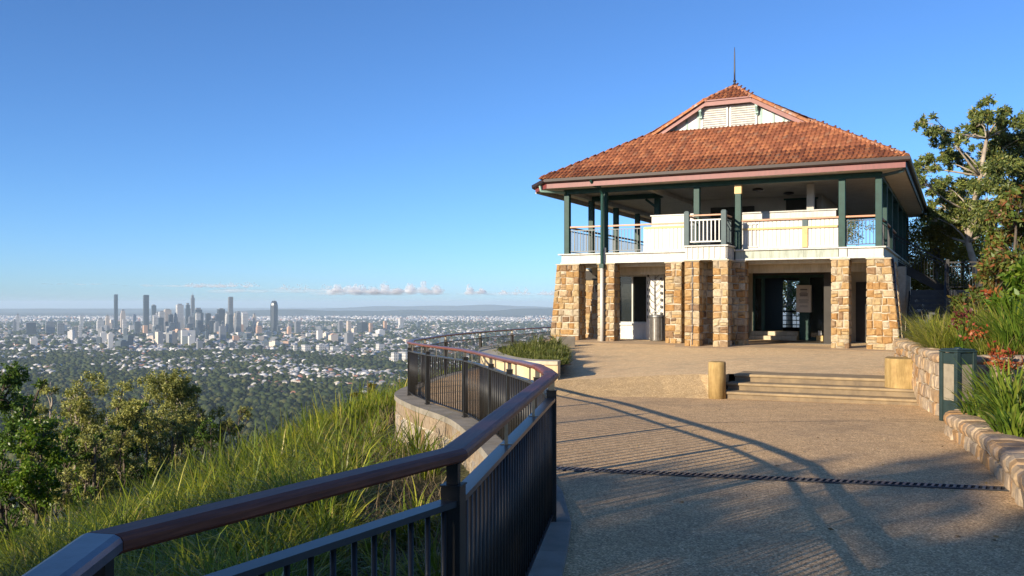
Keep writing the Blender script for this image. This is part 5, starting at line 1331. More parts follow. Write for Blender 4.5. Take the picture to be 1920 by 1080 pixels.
for (x, y) in tb:
    z = zhill(x, y); n = int(np.clip(84 * (10 / max(y, 4)) ** 0.55, 38, 92)); sc = rs.choice([.5, .75, 1.0, 1.2]) * (0.62 if mulch(x, y) else 1.0)
    a = rs.uniform(0, 2 * math.pi, n); r_ = .16 * np.sqrt(rs.uniform(0, 1, n))
    Bs.append(np.stack([x + r_ * np.cos(a), y + r_ * np.sin(a), np.full(n, z - .04)], 1)); AZ.append(a + rs.normal(0, .6, n)); LE.append(np.abs(rs.normal(.42, .3, n)))
    LL.append(.95 * sc * rs.uniform(.5, 1.15, n)); WW.append(np.clip(.012 + .0006 * y, .012, .028) * rs.uniform(.7, 1.3, n))
V, F = blades_np(np.concatenate(Bs), np.concatenate(AZ), np.concatenate(LE), np.concatenate(LL), np.concatenate(WW), rs, 3, 1.75)
tag(link('grass', np_mesh('grass', V, F, M['grass'])), 'long arching yellow-green grass covering the slope left of the balustrade', 'grass', kind='stuff')
# tall seed stalks standing above the crest
n = 260; P = []
while len(P) < n:
    y = rs.uniform(14, 27); x = rs.uniform(-12, -3)
    if inside_slope(x, y) and -(x + 2) * .966 + (y - 22) * .26 < 7: P.append((x, y, zhill(x, y)))
V, F = blades_np(np.array(P), rs.uniform(0, 6.28, n), np.abs(rs.normal(.12, .1, n)), rs.uniform(1.0, 1.6, n), rs.uniform(.02, .035, n), rs, 4, .5)
tag(link('grass', np_mesh('grass', V, F, M['grass'])), 'taller single grass stalks standing above the slope grass', 'grass', kind='stuff')
n = 9000; X = rs.uniform(-11, 0, n); Y = rs.uniform(2.0, 26, n); ok = np.array([inside_slope(a, b) and abs(a) < .6 * b + 1.5 and -(a + 2) * .966 + (b - 22) * .26 < 7.5 for a, b in zip(X, Y)]); X, Y = X[ok], Y[ok]
P = np.stack([X, Y, np.array([zhill(a, b) for a, b in zip(X, Y)])], 1); m_ = len(P)
V, F = blades_np(P, rs.uniform(0, 6.28, m_), np.abs(rs.normal(.5, .35, m_)), rs.uniform(.35, .95, m_), np.clip(.006 + .0005 * Y, .008, .02), rs, 3, 1.3)
tag(link('grass', np_mesh('grass', V, F, M['drygrass'])), 'dead straw-coloured blades mixed through the slope grass', 'grass', kind='stuff')
n = 420; X = rs.uniform(.4, 6.0, n); Y = rs.uniform(4.5, 17.5, n) 
edge = np.array([min(abs(b - 16.6), 9) for b in Y]); keep = (np.interp(Y, [p[1] for p in low_curve[::-1]], [p[0] for p in low_curve[::-1]]) - X < rs.exponential(.5, n)) & (np.interp(Y, [p[1] for p in low_curve[::-1]], [p[0] for p in low_curve[::-1]]) - X > .03) & (Y < 12.5)
keep |= rs.uniform(0, 1, n) < .10
X, Y = X[keep], Y[keep]; keep = X < np.interp(Y, [p[1] for p in low_curve[::-1]], [p[0] for p in low_curve[::-1]]) - .03; X, Y = X[keep], Y[keep]
d_ = rand_dirs(len(X), rs); d_[:, 2] = .06
V, F = leaves_np(np.stack([X, Y, np.array([zpath(a, b) + .008 for a, b in zip(X, Y)])], 1), .055, .02, rs, 0, d_)
tag(link('fallen_leaves', np_mesh('fallen_leaves', V, F, M['drygrass'])), 'scattered dry leaves on the path along the kerb wall', 'leaf litter', kind='stuff')
# dry litter and twigs on the bare patch beside the wall
n = 5200; X = rs.uniform(-3.0, .3, n); Y = rs.uniform(2.2, 14, n); ok = np.array([inside_slope(a, b) for a, b in zip(X, Y)]); X, Y = X[ok], Y[ok]
P = np.stack([X, Y, np.array([zhill(a, b) + .02 for a, b in zip(X, Y)])], 1)
V, F = blades_np(P, rs.uniform(0, 6.28, len(P)), rs.uniform(.7, 1.5, len(P)), rs.uniform(.1, .35, len(P)), np.full(len(P), .012), rs, 3, .4)
tag(link('leaf_litter', np_mesh('leaf_litter', V, F, M['drygrass'])), 'dry brown leaf litter on the bare ground beside the retaining wall', 'leaf litter', kind='stuff')
lg = MB(); lg.tube([(-8.2, 13.5, zhill(-8.2, 13.5) + .35), (-7.4, 12.6, zhill(-7.4, 12.6) + .3), (-6.5, 11.9, zhill(-6.5, 11.9) + .25)], [.05, .04, .03], 7)
tag(lg.build('fallen_branch', M['bark'], smooth=True), 'pale fallen branch lying in the slope grass', 'branch')

# ------------------------------------------------------------------ garden plants on the right
def zup(x, y): return -0.98 + 0.03 * (x - 7)
up = [(8.35, 17.7, .80, 0), (8.75, 18.6, .85, 0), (8.5, 16.9, .80, 0), (9.3, 18.3, .95, 0), (9.2, 17.1, .9, 0), (8.1, 15.35, .5, 0), (8.75, 16.0, .85, 2), (9.05, 16.5, 1.0, 2), (9.9, 19.0, 1.1, 0), (9.6, 17.3, 1.15, 2), (8.45, 15.3, .8, 2), (9.2, 15.6, 1.15, 2), (8.0, 16.9, .5, 0), (9.0, 19.7, .85, 0)]
upn = ['at the far left end of the raised stone bed', 'behind the left end clump of the raised bed', 'second along the wall cap of the raised bed', 'in the second row behind the wall cap', 'in the middle of the raised bed', 'hanging over the wall cap near the lantern', 'at the front edge right of the lantern', 'in front of the arching flax blade', 'at the back left of the raised bed', 'at the back right of the raised bed', 'at the front right of the raised bed', 'at the right edge of the raised bed', 'low on the wall cap above the steps', 'furthest back beside the staircase']
for i, (x, y, h, k) in enumerate(up):
    if k == 2: tuft('strappy_plant', 'bright green strappy clump ' + upn[i], 'plant', (x, y, zup(x, y)), 190, h * 1.15, .034, M['strap'], .28, .45, 1.2, 200 + i, 'strappy clumps in the raised bed')
    else: tuft('grass_clump', 'mounded fine-leaved yellow-green grass clump ' + upn[i], 'grass clump', (x, y, zup(x, y)), 620, h * 1.1, .014, M['finegrass'], .34, .75, 1.3, 200 + i, 'grass clumps in the raised bed', 5)
# two tall dry stems leaning out of the clumps
for (x, y, h, az, lab) in ((8.75, 17.3, 1.75, 2.6, 'long yellow-green flax blade arching above the grass clumps'), (8.6, 16.6, 1.3, 2.9, 'straw-coloured upright blade beside the arching flax blade')):
    V, F = blades_np(np.array([(0, 0, 0), (.05, .02, 0), (-.03, .03, 0.0)]), np.array([az, az + .3, az - .4]), np.array([.25, .3, .2]), np.array([h, h * .8, h * .7]), np.array([.05, .045, .045]), rs, 5, .7)
    tag(link('flax_plant', np_mesh('flax_plant', V, F, M['finegrass']), None, (x, y, zup(x, y))), lab, 'plant')
def flower(label, loc, leafm, flm, n=90, size=.10, h=.55, r_=.3, seed=1, name='flowering_plant'):
    rs_ = np.random.RandomState(seed); t = thing(name, label, 'flowering plant', loc)
    V, F = blades_np(np.stack([rs_.normal(0, .06, 40), rs_.normal(0, .06, 40), np.zeros(40)], 1), rs_.uniform(0, 6.28, 40), np.abs(rs_.normal(.4, .2, 40)), rs_.uniform(.35, .7, 40) * h * 1.3, np.full(40, .035), rs_, 4, .9)
    link('leaves', np_mesh('leaves', V, F, M['brightleaf']), t)
    mb = MB(); P = []
    for i in range(9):
        a = rs_.uniform(0, 6.28); q = r_ * rs_.uniform(.2, 1); e = (q * math.cos(a), q * math.sin(a), h * rs_.uniform(.75, 1.15)); mb.tube([(0, 0, 0), (e[0] * .5, e[1] * .5, e[2] * .6), e], .006, 4)
        for k in range(n // 9): P.append(np.array(e) + rs_.normal(0, .045, 3))
    mb.build('stem', leafm, t); P = np.array(P); V, F = leaves_np(P, size, size * .5, rs_, -.3); tag(link('flower_heads', np_mesh('flower_heads', V, F, flm), t), kind='stuff')
    return t
flower('dark maroon flower heads rising from the raised bed grasses', (8.02, 16.35, -.95), M['brightleaf'], M['maroon'], 90, .085, .66, .16, 1)
flower('orange-red flowering plant low at the front of the raised bed', (8.05, 15.95, -.95), M['brightleaf'], M['redleaf'], 90, .085, .42, .22, 2)
flower('coral red flowering plant drooping over the planter corner above the lower bed', (7.72, 14.25, -1.62), M['brightleaf'], M['redleaf'], 170, .10, .78, .34, 3)
flower('rusty bracts on the shrub above the raised bed at the right edge', (9.55, 17.9, -.9), M['brightleaf'], M['redleaf'], 130, .11, 1.05, .4, 4)
def zlo(x, y): return zpath(x, y) + 0.24 + 0.09 * max(0, x - 0.3 * y - 2.2)
lo = [(6.62, 12.45, .80), (6.55, 11.95, .85), (6.28, 11.45, .72), (7.4, 12.7, .75), (6.5, 10.6, .62), (7.2, 10.6, .85), (7.9, 11.6, .95), (5.95, 10.95, .55), (6.6, 9.5, .62), (7.3, 9.5, .8), (8.3, 12.9, .9), (5.6, 10.2, .42), (6.5, 8.4, .55), (8.0, 10.3, .95), (6.32, 12.35, .5)]
lon = ['nearest the lantern', 'second behind the lantern end of the kerb', 'behind the kerb a step from the lantern', 'deep in the shade under the raised wall', 'midway along the kerb wall', 'in the second row midway along the kerb', 'in the back row midway along the kerb', 'low over the kerb near the right edge', 'behind the low clump near the right edge', 'tall in the second row near the right edge', 'at the back under the raised wall', 'smallest and nearest, over the kerb', 'behind the smallest clump', 'at the back near the right edge', 'smallest beside the lantern foot']
for i, (x, y, h) in enumerate(lo): tuft('strappy_plant', 'glossy strap-leaved clump in the lower bed ' + lon[i], 'plant', (x, y, zlo(x, y)), 130, h * 1.05, .036, M['strap'], .22, .5, 1.35, 300 + i, 'strap-leaved clumps in the lower bed')
simple_tree('shrub', 'fresh green broad-leaved shrub at the right edge above the raised bed', 9.75, 17.0, -.95, 1.75, 1.5, M['brightleaf'], M['barkdark'], 62, None, (.17, .075), 700, 14, .1, .03, .1, 'shrub')
simple_tree('shrub', 'dense green shrub behind the raised bed beside the staircase foot', 10.9, 20.6, -.95, 2.0, 2.0, M['mixleaf'], M['barkdark'], 63, None, (.14, .06), 800, 14, .1, .03, .1, 'shrub')
simple_tree('shrub', 'low leafy shrub in shade behind the lantern bollard', 8.6, 13.7, -1.65, .9, 1.3, M['darkleaf'], M['barkdark'], 61, None, (.09, .045), 2200, 8, .1, .02, .1, 'shrub')
tuft('flax_plant', 'small bright yellow leaf fan at the corner pier foot', 'plant', (*to_world(.72, -.6), zterr(*to_world(.7, -.6))), 14, .55, .07, M['brightyellow'], .06, .7, .9, 77)
# low planting in the curved terrace bed
for i, (x, y, h) in enumerate([(.55, 22.0, .36), (1.0, 22.3, .34), (.1, 23.2, .40), (.75, 23.6, .44), (1.15, 24.2, .40), (-.1, 24.8, .42), (.55, 25.2, .48), (1.2, 25.9, .44), (-.15, 26.6, .42), (.5, 27.0, .5), (1.2, 27.6, .5), (.3, 28.6, .45), (1.1, 29.0, .5), (.9, 21.6, .28)]):
    tuft('ground_cover_plant', 'low bushy plant in the curved terrace bed, ' + ('nearest the bench end', 'second from the bench end', 'on the left behind the first plants', 'in the middle of the front half', 'on the right of the front half', 'on the left edge halfway back', 'in the centre of the bed', 'on the right edge halfway back', 'on the left edge of the back half', 'in front of the taller spiky tuft', 'right of the taller spiky tuft', 'at the back left', 'at the back beside the grey block', 'smallest behind the bench end')[i], 'plant', (x, y, -1.44), 420, h * .72, .024, M['groundcover'], .42, .6, 1.0, 400 + i, 'low plants in the terrace bed', 3)
tuft('grass_clump', 'taller spiky tuft at the back of the curved terrace bed', 'grass clump', (.75, 27.6, -1.44), 80, .6, .022, M['groundcover'], .15, .3, .6, 431)
tuft('grass_clump', 'taller spiky tuft beside the grey block in the terrace bed', 'grass clump', (1.35, 28.7, -1.44), 80, .55, .022, M['groundcover'], .15, .3, .6, 432)

# ------------------------------------------------------------------ the city
def facade(name, a, b, sill, glassy=0.3):
    m, nt, bs = newmat(name); tc = N(nt, 'ShaderNodeTexCoord'); br = N(nt, 'ShaderNodeTexBrick'); mp = N(nt, 'ShaderNodeMapping')
    sx = N(nt, 'ShaderNodeSeparateXYZ'); nt.links.new(tc.outputs['Object'], sx.inputs[0]); ad = N(nt, 'ShaderNodeMath', operation='ADD'); nt.links.new(sx.outputs[0], ad.inputs[0]); nt.links.new(sx.outputs[1], ad.inputs[1])
    cb = N(nt, 'ShaderNodeCombineXYZ'); nt.links.new(ad.outputs[0], cb.inputs[0]); nt.links.new(sx.outputs[2], cb.inputs[1])
    br.offset = 0; br.inputs['Scale'].default_value = 1; br.inputs['Brick Width'].default_value = 9; br.inputs['Row Height'].default_value = 11; br.inputs['Mortar Size'].default_value = 2.0; br.inputs['Mortar Smooth'].default_value = .3
    br.inputs['Color1'].default_value = (*a, 1); br.inputs['Color2'].default_value = (*b, 1); br.inputs['Mortar'].default_value = (*sill, 1); nt.links.new(cb.outputs[0], br.inputs['Vector'])
    nt.links.new(br.outputs['Color'], bs.inputs['Base Color']); bs.inputs['Roughness'].default_value = glassy; return m
FA = {'glass': facade('blue_glass_tower', (.022, .036, .055), (.036, .055, .078), (.075, .092, .105), .25), 'dark': facade('dark_glass_tower', (.012, .02, .03), (.02, .03, .042), (.04, .05, .06), .25), 'white': facade('white_apartment', (0.192, 0.207, 0.215), (0.266, 0.274, 0.274), (0.562, 0.540, 0.503), .5),
      'grey': facade('grey_concrete_tower', (.07, .082, .095), (.10, .113, .128), (.20, .205, .21), .4), 'beige': facade('beige_tower', (.24, .21, .18), (.30, .26, .22), (.58, .48, .38), .5), 'brick': facade('orange_brick_block', (.22, .15, .11), (.28, .18, .12), (.52, .33, .22), .6)}
FA['cap'] = surf('grey_plant_room', (.22, .23, .24), (.15, .16, .17), .02, .6, bump_s=0)
CZ = R(-57)
def tower(label, x0, x1, ytop, D, kind, style='flat', group=None, ratio=1.0, cat='tower', name='tower'):
    D *= 1.1 if D > 5350 else (1.28 if D > 4000 else 1.24)
    w_app = (x1 - x0) / 1720 * D; a = w_app / (abs(math.cos(CZ)) + abs(math.sin(CZ)) * ratio); b = a * ratio
    X = ((x0 + x1) / 2 - 960) / 1720 * D; H = -ZP + (568 - ytop) / 1720 * D; t = thing(name, label, cat, (X, D, ZP), CZ, group)
    def bx(n, m, *q): return MB().box(*q).build(n, m, t)
    a2, b2 = a / 2, b / 2
    if style == 'flat':
        bx('shaft', FA[kind], -a2, a2, -b2, b2, -3, H * .965); bx('plant_room', FA['cap'], -a2 * .6, a2 * .6, -b2 * .6, b2 * .6, H * .965, H)
    elif style == 'notch':
        bx('shaft', FA[kind], -a2, -a2 * .06, -b2, b2, -3, H * .985); bx('shaft', FA[kind], a2 * .06, a2, -b2 * .96, b2, -3, H); bx('core', FA['dark'], -a2 * .058, a2 * .058, -b2 * .9, b2 * .9, -3, H * .97)
        bx('podium', FA['grey'], -a2 * 1.3, a2 * 1.3, -b2 * 1.3, b2 * 1.3, -3, H * .09)
    elif style == 'step':
        bx('shaft', FA[kind], -a2, a2, -b2, b2, -3, H * .8); bx('upper_shaft', FA[kind], -a2 * .72, a2 * .8, -b2 * .75, b2 * .75, H * .8, H * .93); bx('plant_room', FA['cap'], -a2 * .45, a2 * .5, -b2 * .5, b2 * .5, H * .93, H)
    elif style == 'spire':
        bx('shaft', FA[kind], -a2, a2, -b2, b2, -3, H * .9); bx('plant_room', FA['cap'], -a2 * .7, a2 * .4, -b2 * .7, b2 * .7, H * .9, H * .97); MB().tube([(0, 0, H * .97), (0, 0, H * 1.06)], [2.2, .6], 6).build('spire', FA['cap'], t)
    elif style == 'gable':
        bx('shaft', FA[kind], -a2, a2, -b2, b2, -3, H * .9); MB().prism([(-a2, -b2), (a2, -b2), (a2, b2), (-a2, b2)], H * .9, lambda x, y: H * .905 if x > 0 else H).build('roof', FA[kind], t)
    elif style == 'one':
        n = 8; mb = MB(); c = [(a2 * .98 * math.cos(math.pi * (2 * k + 1) / 8) * 1.06, b2 * math.sin(math.pi * (2 * k + 1) / 8) * 1.06) for k in range(n)]
        mb.prism(c, -3, H * .86).build('shaft', FA[kind], t)
        lvl = [(1.0, .86), (.86, .93), (.62, .985), (.5, 1.0)]; mb = MB()
        for s_, h_ in lvl: mb.v += [(x * s_, y * s_, H * h_ + .2) for x, y in c]
        for i in range(3): mb.f += [(i * n + k, i * n + (k + 1) % n, (i + 1) * n + (k + 1) % n, (i + 1) * n + k) for k in range(n)]
        mb.f.append(tuple(range(3 * n, 4 * n))); mb.build('crown', FA['dark'], t); MB().tube([(0, 0, H), (0, 0, H * 1.07)], [1.5, .5], 6).build('spire', FA['cap'], t)
        bx('podium', FA['grey'], -a2 * 1.15, a2 * 1.15, -b2 * 1.15, b2 * 1.15, -3, H * .08)
    return t
T = tower
T('slender dark twin-shaft tower, leftmost of the very tall towers', 213, 221.5, 552, 6600, 'glass', 'notch')
T('broad tall twin-shaft glass tower, second of the very tall towers', 267.5, 280, 553, 6000, 'glass', 'notch')
T('tallest slim grey tower at the centre of the skyline', 357, 365.5, 551.5, 6900, 'grey', 'spire')
T('tall slim grey tower just right of the main cluster', 427, 437.5, 556.5, 6000, 'grey', 'notch')
T('isolated dark tower with chamfered crown and spire at the right of the skyline', 505, 523, 564, 6100, 'dark', 'one')
T('mid-height blue tower beside the leftmost slender tower', 225, 236, 580, 7000, 'beige', 'step')
T('square blue-grey tower right behind the broad twin-shaft tower', 283, 293.5, 571, 6900, 'glass')
T('white gabled apartment tower in front of the broad twin-shaft tower', 285.5, 298, 590, 5900, 'white', 'gable')
T('beige-edged office block with a dark cap left of the bright tower', 306.5, 322, 579, 6300, 'beige')
T('bright white and blue tower left of the tallest slim tower', 329, 345, 569.5, 6500, 'white')
T('blue glass tower directly left of the tallest slim tower', 346, 358, 568, 6700, 'glass', 'step')
T('wide pair of grey-blue blocks right of the tallest slim tower', 360, 382.5, 577, 6300, 'glass', 'step')
T('squat dark tower between the two wide office blocks', 384, 396, 586.5, 6600, 'dark')
T('wide dark blue office tower left of the slim right-hand tower', 406, 422.5, 578, 6500, 'dark')
T('pale stepped tower hugging the left of the slim right-hand tower', 421.5, 428.5, 584, 6300, 'white', 'step')
T('pale stepped tower hugging the right of the slim right-hand tower', 437.5, 446, 584.5, 6400, 'beige', 'step')
T('cream gabled tower with blue side midway to the isolated dark tower', 452, 466, 584.5, 6300, 'white', 'gable')
T('narrow cream tower left of the isolated dark tower', 473, 481, 587.5, 6500, 'beige', 'step')
T('low white slab tower in front of the leftmost slender tower', 229, 238, 598, 5700, 'white')
T('round-topped white tower left of the broad twin-shaft tower', 248.5, 256, 589.5, 6700, 'white')
T('dark cubic block at the foot of the broad twin-shaft tower', 251, 264, 602, 5600, 'glass')
T('grey slab in front of the bright tower', 316, 331, 604, 5700, 'glass')
T('blue slab in front of the wide grey-blue pair', 348, 362, 606, 5500, 'glass')
T('dark cliff-like block below the squat dark tower', 390, 408, 600, 5900, 'dark')
T('stepped cream tower at the far left of the skyline', 29, 37, 588, 6200, 'white', 'step')
T('grey tower cluster member beside the far left cream tower', 24, 31, 598, 6000, 'grey', 'step')
T('long dark block left of the twin grey slabs', 47, 69, 604, 5600, 'dark')
T('wide shadowed block above the twin grey slabs', 84, 104, 602, 5700, 'grey')
T('brown-grey block behind the twin grey slabs', 106, 122, 605, 5500, 'grey')
T('left of twin grey slab towers in the left suburbs', 133, 146, 612, 4300, 'grey')
T('right pale slab of the twin slab towers in the left suburbs', 147, 154.5, 609, 4300, 'white')
T('white water-tower shaped block on the left horizon', 149, 157, 591.5, 7200, 'white')
T('bulky cream block on the shoulder left of the slender tower', 180, 196, 596, 6000, 'white', 'step')
T('pale block stepping up to the slender tower', 197, 206, 590, 6400, 'beige', 'step')
T('cream twin-gabled low block in front of the cluster', 327, 339, 626, 4700, 'white', 'gable')
T('pale drum-like block right of the twin-gabled low block', 353, 364, 629, 4500, 'white')
T('cream flat block right of the pale drum-like block', 371, 386, 629, 4600, 'white', 'gable')
T('orange brick mid-rise block in the middle suburbs', 391, 420, 645, 3900, 'brick', ratio=.6)
T('large pale grey slab block right of the orange block', 441, 481, 639, 3900, 'grey', ratio=.5)
T('grey slab joined to the right of the large pale block', 481, 508, 640, 4000, 'grey', ratio=.6)
T('cream mid-rise beside a shadowed neighbour below the cluster', 456, 472, 622, 4700, 'beige', 'step')
T('pink-orange block at the foot of the cream gabled tower', 479, 492, 609, 5600, 'brick', 'step')
for (x0, x1, yt, D, k, lab) in ((549, 558, 647, 3300, 'white', 'leftmost white block in the row of white apartments'), (563, 584, 646, 3300, 'white', 'long white block, second in the row of white apartments'), (592, 611, 646, 3300, 'white', 'square white block, third in the row of white apartments'), (618, 636, 649, 3300, 'white', 'white block, fourth in the row of white apartments'), (643, 658, 648, 3350, 'grey', 'grey-white block at the right end of the row of apartments'),
                              (704, 722, 645, 3400, 'white', 'cream block right of the row of apartments'), (733, 748, 660, 2750, 'white', 'bright white apartment block beside the balustrade'), (746, 775, 659, 2760, 'white', 'wide white and grey apartment block beside the balustrade'),
                              (691, 699, 605, 5200, 'brick', 'narrow orange tower standing alone beyond the right suburbs'), (649, 659, 601, 5900, 'beige', 'beige tower right of the small tower row'), (633, 643, 601, 6000, 'grey', 'grey tower in the small tower row'), (551, 564, 602, 5800, 'grey', 'pale grey tower right of the isolated dark tower'), (668, 690, 603, 5900, 'dark', 'dark wide block beside the narrow orange tower'), (718, 726, 601, 6000, 'brick', 'small pink tower in the right suburbs'), (746, 757, 596, 7000, 'white', 'white landmark block on the right hand suburbs')):
    T(lab, x0, x1, yt, D, k, ratio=.8 if x1 - x0 < 20 else .5)
rg = random.Random(17)
for i in range(30):
    pxc = rg.uniform(286, 448); yt = rg.uniform(583, 603); w_ = rg.uniform(7, 14); kd = rg.choice(('dark', 'glass', 'glass', 'grey', 'white')); stl = rg.choice(('flat', 'flat', 'step'))
    side = 'left half' if pxc < 340 else ('middle' if pxc < 395 else 'right half'); hh = 'taller' if yt < 592 else 'shorter'
    T('%s %s infill tower in the %s of the main cluster' % (hh, {'dark': 'dark', 'glass': 'blue glass', 'grey': 'grey', 'white': 'white'}[kd], side), pxc - w_ / 2, pxc + w_ / 2, yt, rg.uniform(5800, 6700), kd, stl, '%s %s infill towers in the %s of the main cluster' % (hh, kd, side))
# mid-rise buildings scattered round the centre
rg = random.Random(44); proto = {}
def midrise(kind, k):
    mb = MB(); mb.box(-.5, .5, -.5, .5, -.1, 1); 
    if k: mb.box(-.3, .25, -.2, .35, 1, 1.12)
    return mb.mesh('mid_rise_building', FA[kind])
for kd in ('white', 'grey', 'beige', 'glass', 'brick'): proto[kd] = [midrise(kd, 0), midrise(kd, 1)]
for i in range(64):
    px = rg.gauss(340, 150) if i < 46 else rg.uniform(500, 1000); D = rg.uniform(4700, 7000)
    if not 0 < px < 1030: continue
    zone = 'left of the towers' if px < 200 else ('below the towers' if px < 470 else 'in the right suburbs'); kd = rg.choice(('white', 'white', 'grey', 'beige'))
    o = link('long_building', proto[kd][0], None, ((px - 960) / 1720 * D, D, ZP)); o.scale = (rg.uniform(55, 150), rg.uniform(22, 40), rg.uniform(8, 20)); o.rotation_euler.z = rg.choice((.15, -.2, .4, -.9)) + rg.gauss(0, .1)
    tag(o, 'long low %s building with a flat roof %s' % (kd, zone), 'building', 'long low %s buildings %s' % (kd, zone))
cnt = 0
while cnt < 285:
    px = rg.choice((rg.gauss(330, 85), rg.gauss(330, 85), rg.gauss(340, 60), rg.gauss(110, 60), rg.gauss(580, 110), rg.gauss(610, 120), rg.uniform(0, 1030))); D = rg.uniform(4300, 8200)
    if not -20 < px < 1040 or rg.random() < .25 * (D < 5000): continue
    kd = rg.choices(('white', 'grey', 'beige', 'glass', 'brick'), (3, 4, 2, 4, .8))[0]; near_c = math.exp(-((px - 340) / 140) ** 2)
    h = rg.uniform(12, 28) + rg.random() ** 2 * 70 * near_c + (rg.random() ** 4) * 40; w_ = rg.uniform(18, 42)
    o = link('mid_rise_building', proto[kd][rg.random() < .5], None, ((px - 960) / 1720 * D, D, ZP)); o.scale = (w_ * rg.uniform(.7, 1.6), w_, h); o.rotation_euler.z = CZ + rg.choice((0, 0, 0, .4, -.5))
    nm = {'white': 'white mid-rise city building among lower roofs', 'grey': 'grey mid-rise city building among lower roofs', 'beige': 'beige mid-rise city building among lower roofs', 'glass': 'blue glass mid-rise city building among lower roofs', 'brick': 'brick-coloured mid-rise city building among lower roofs'}[kd]
    zone = 'left of the towers' if px < 200 else ('at the feet of the towers' if px < 470 else ('right of the isolated dark tower' if px < 700 else 'beyond the far balustrade'))
    nm = ('tall ' if h > 55 else ('low ' if h < 26 else '')) + nm.replace('among lower roofs', zone)
    tag(o, nm, 'building', nm.replace('building', 'buildings')); cnt += 1

# ------------------------------------------------------------------ suburban houses: the largest 290 singly, the rest as one mass
def house_verts():
    v = [(-.5, -.4, -.2), (.5, -.4, -.2), (.5, .4, -.2), (-.5, .4, -.2), (-.56, -.46, .5), (.56, -.46, .5), (.56, .46, .5), (-.56, .46, .5), (-.22, 0, 1), (.22, 0, 1)]
    f = [(0, 1, 5, 4), (1, 2, 6, 5), (2, 3, 7, 6), (3, 0, 4, 7)]; r_ = [(4, 5, 9, 8), (6, 7, 8, 9), (5, 6, 9, 9), (7, 4, 8, 8)]
    return v, f, r_
RC = {'white': (.50, .49, .47), 'grey': (.30, .31, .32), 'terracotta': (.36, .16, .10), 'cream': (.50, .44, .35), 'dark': (.14, .14, .15)}
RM = {k: surf(k + '_roof', c, tuple(x * .85 for x in c), .1, .5, bump_s=0) for k, c in RC.items()}
hwall = surf('house_wall', (.46, .43, .38), (.36, .33, .29), .1, .7, bump_s=0)
hv, hf, hr = house_verts(); HM = {}
for k in RC:
    me = bpy.data.meshes.new('suburban_house'); me.from_pydata(hv, [], hf + [tuple(dict.fromkeys(q)) for q in hr]); me.materials.append(hwall); me.materials.append(RM[k])
    for i, p in enumerate(me.polygons): p.material_index = 0 if i < 4 else 1
    HM[k] = me
rs = np.random.RandomState(9)
def patch(x, y, s=900.0): return math.sin(x / s * 2.1 + 1.3) * math.sin(y / s * 1.7 + .4) + .6 * math.sin(x / s * 5.3 + y / s * 3.1) + .4 * math.sin(y / s * 7.7 - x / s * 2.9 + 2)
wall_kinds = list(RC); wp = (.28, .25, .21, .16, .10); H_ = []
while len(H_) < 290:
    D = math.sqrt(rs.uniform(1650 ** 2, 3300 ** 2)); k = rs.uniform(-.60, .07); x = k * D
    px = 960 + 1720 * k; py = 568 + 225 / D * 1720
    if px < 470: dens = .30 if 640 < py < 700 else .04
    elif px < 780: dens = 1.0 if 640 < py < 735 else .2
    else: dens = .8
    if patch(x, D, 420) < (-.2 if dens > .5 else 0.0) or rs.uniform() > dens: continue
    H_.append((x, D))
H_.sort(key=lambda q: q[1])
for (x, D) in H_:
    kd = wall_kinds[rs.choice(5, p=wp)]; o = link('suburban_house', HM[kd], None, (x, D, ZP + 5)); w_ = rs.uniform(11, 20); o.scale = (w_, w_ * rs.uniform(.6, .95), rs.uniform(5.5, 8.5)); o.rotation_euler.z = rs.choice((.5, .5, -.35, 1.2)) + rs.normal(0, .15)
    pxh = 960 + 1720 * x / D; zone = 'below the left suburbs' if pxh < 330 else ('below the towers' if pxh < 560 else ('below the row of white apartments' if pxh < 730 else 'behind the balustrade'))
    dist = 'near the woodland edge' if D < 2400 else ('in the middle of the suburb' if D < 2900 else 'at the far side of the suburb')
    tag(o, kd + '-roofed house ' + dist + ' ' + zone, 'house', kd + '-roofed houses ' + dist + ' ' + zone)
def mass(name, label, cat, verts, faces, pts, scl, rot, mat, zoff=0):
    n = len(pts); tv = np.array(verts); c, s = np.cos(rot), np.sin(rot)
    L = tv[None] * scl[:, None, :]
    V = np.empty_like(L); V[:, :, 0] = L[:, :, 0] * c[:, None] - L[:, :, 1] * s[:, None]; V[:, :, 1] = L[:, :, 0] * s[:, None] + L[:, :, 1] * c[:, None]; V[:, :, 2] = L[:, :, 2]
    V += pts[:, None, :]; F = np.array(faces)[None] + (np.arange(n) * len(tv))[:, None, None]
    return tag(link(name, np_mesh(name, V.reshape(-1, 3), F.reshape(-1, F.shape[2]), mat)), label, cat, kind='stuff')
def roof_mass_mat():
    m, nt, bs = newmat('mixed_roofs'); r = ramp(nt, [(0, (.16, .16, .17)), (.14, (.28, .28, .29)), (.36, (.46, .40, .33)), (.48, (.34, .16, .10)), (.54, (.48, .46, .44)), (.72, (.64, .62, .59))], piece_random(nt), 'CONSTANT')
    nt.links.new(r.outputs[0], bs.inputs['Base Color']); bs.inputs['Roughness'].default_value = .5; return m
RMM = roof_mass_mat()
tri = [q[:3] for q in hf] + [(q[0], q[2], q[3]) for q in hf] + [(4, 5, 9), (4, 9, 8), (6, 7, 8), (6, 8, 9), (5, 6, 9), (7, 4, 8)]
P, S_ = [], []
while len(P) < 15500:
    D = 2700 * math.exp(rs.uniform(0, math.log(15000 / 2700))); k = rs.uniform(-.60, .09); x = k * D
    if D < 4200 and (patch(x, D, 420) < -.1 or rs.uniform() < (.75 if k < -.29 else .35)): continue
    if D >= 4200 and patch(x, D, 1500) < -.75: continue
    P.append((x, D, ZP + 4)); w_ = rs.uniform(10, 19) * (1 + D / 13000); S_.append((w_, w_ * rs.uniform(.6, 1), rs.uniform(6, 10) * (1 + D / 14000)))
P, S_ = np.array(P), np.array(S_)
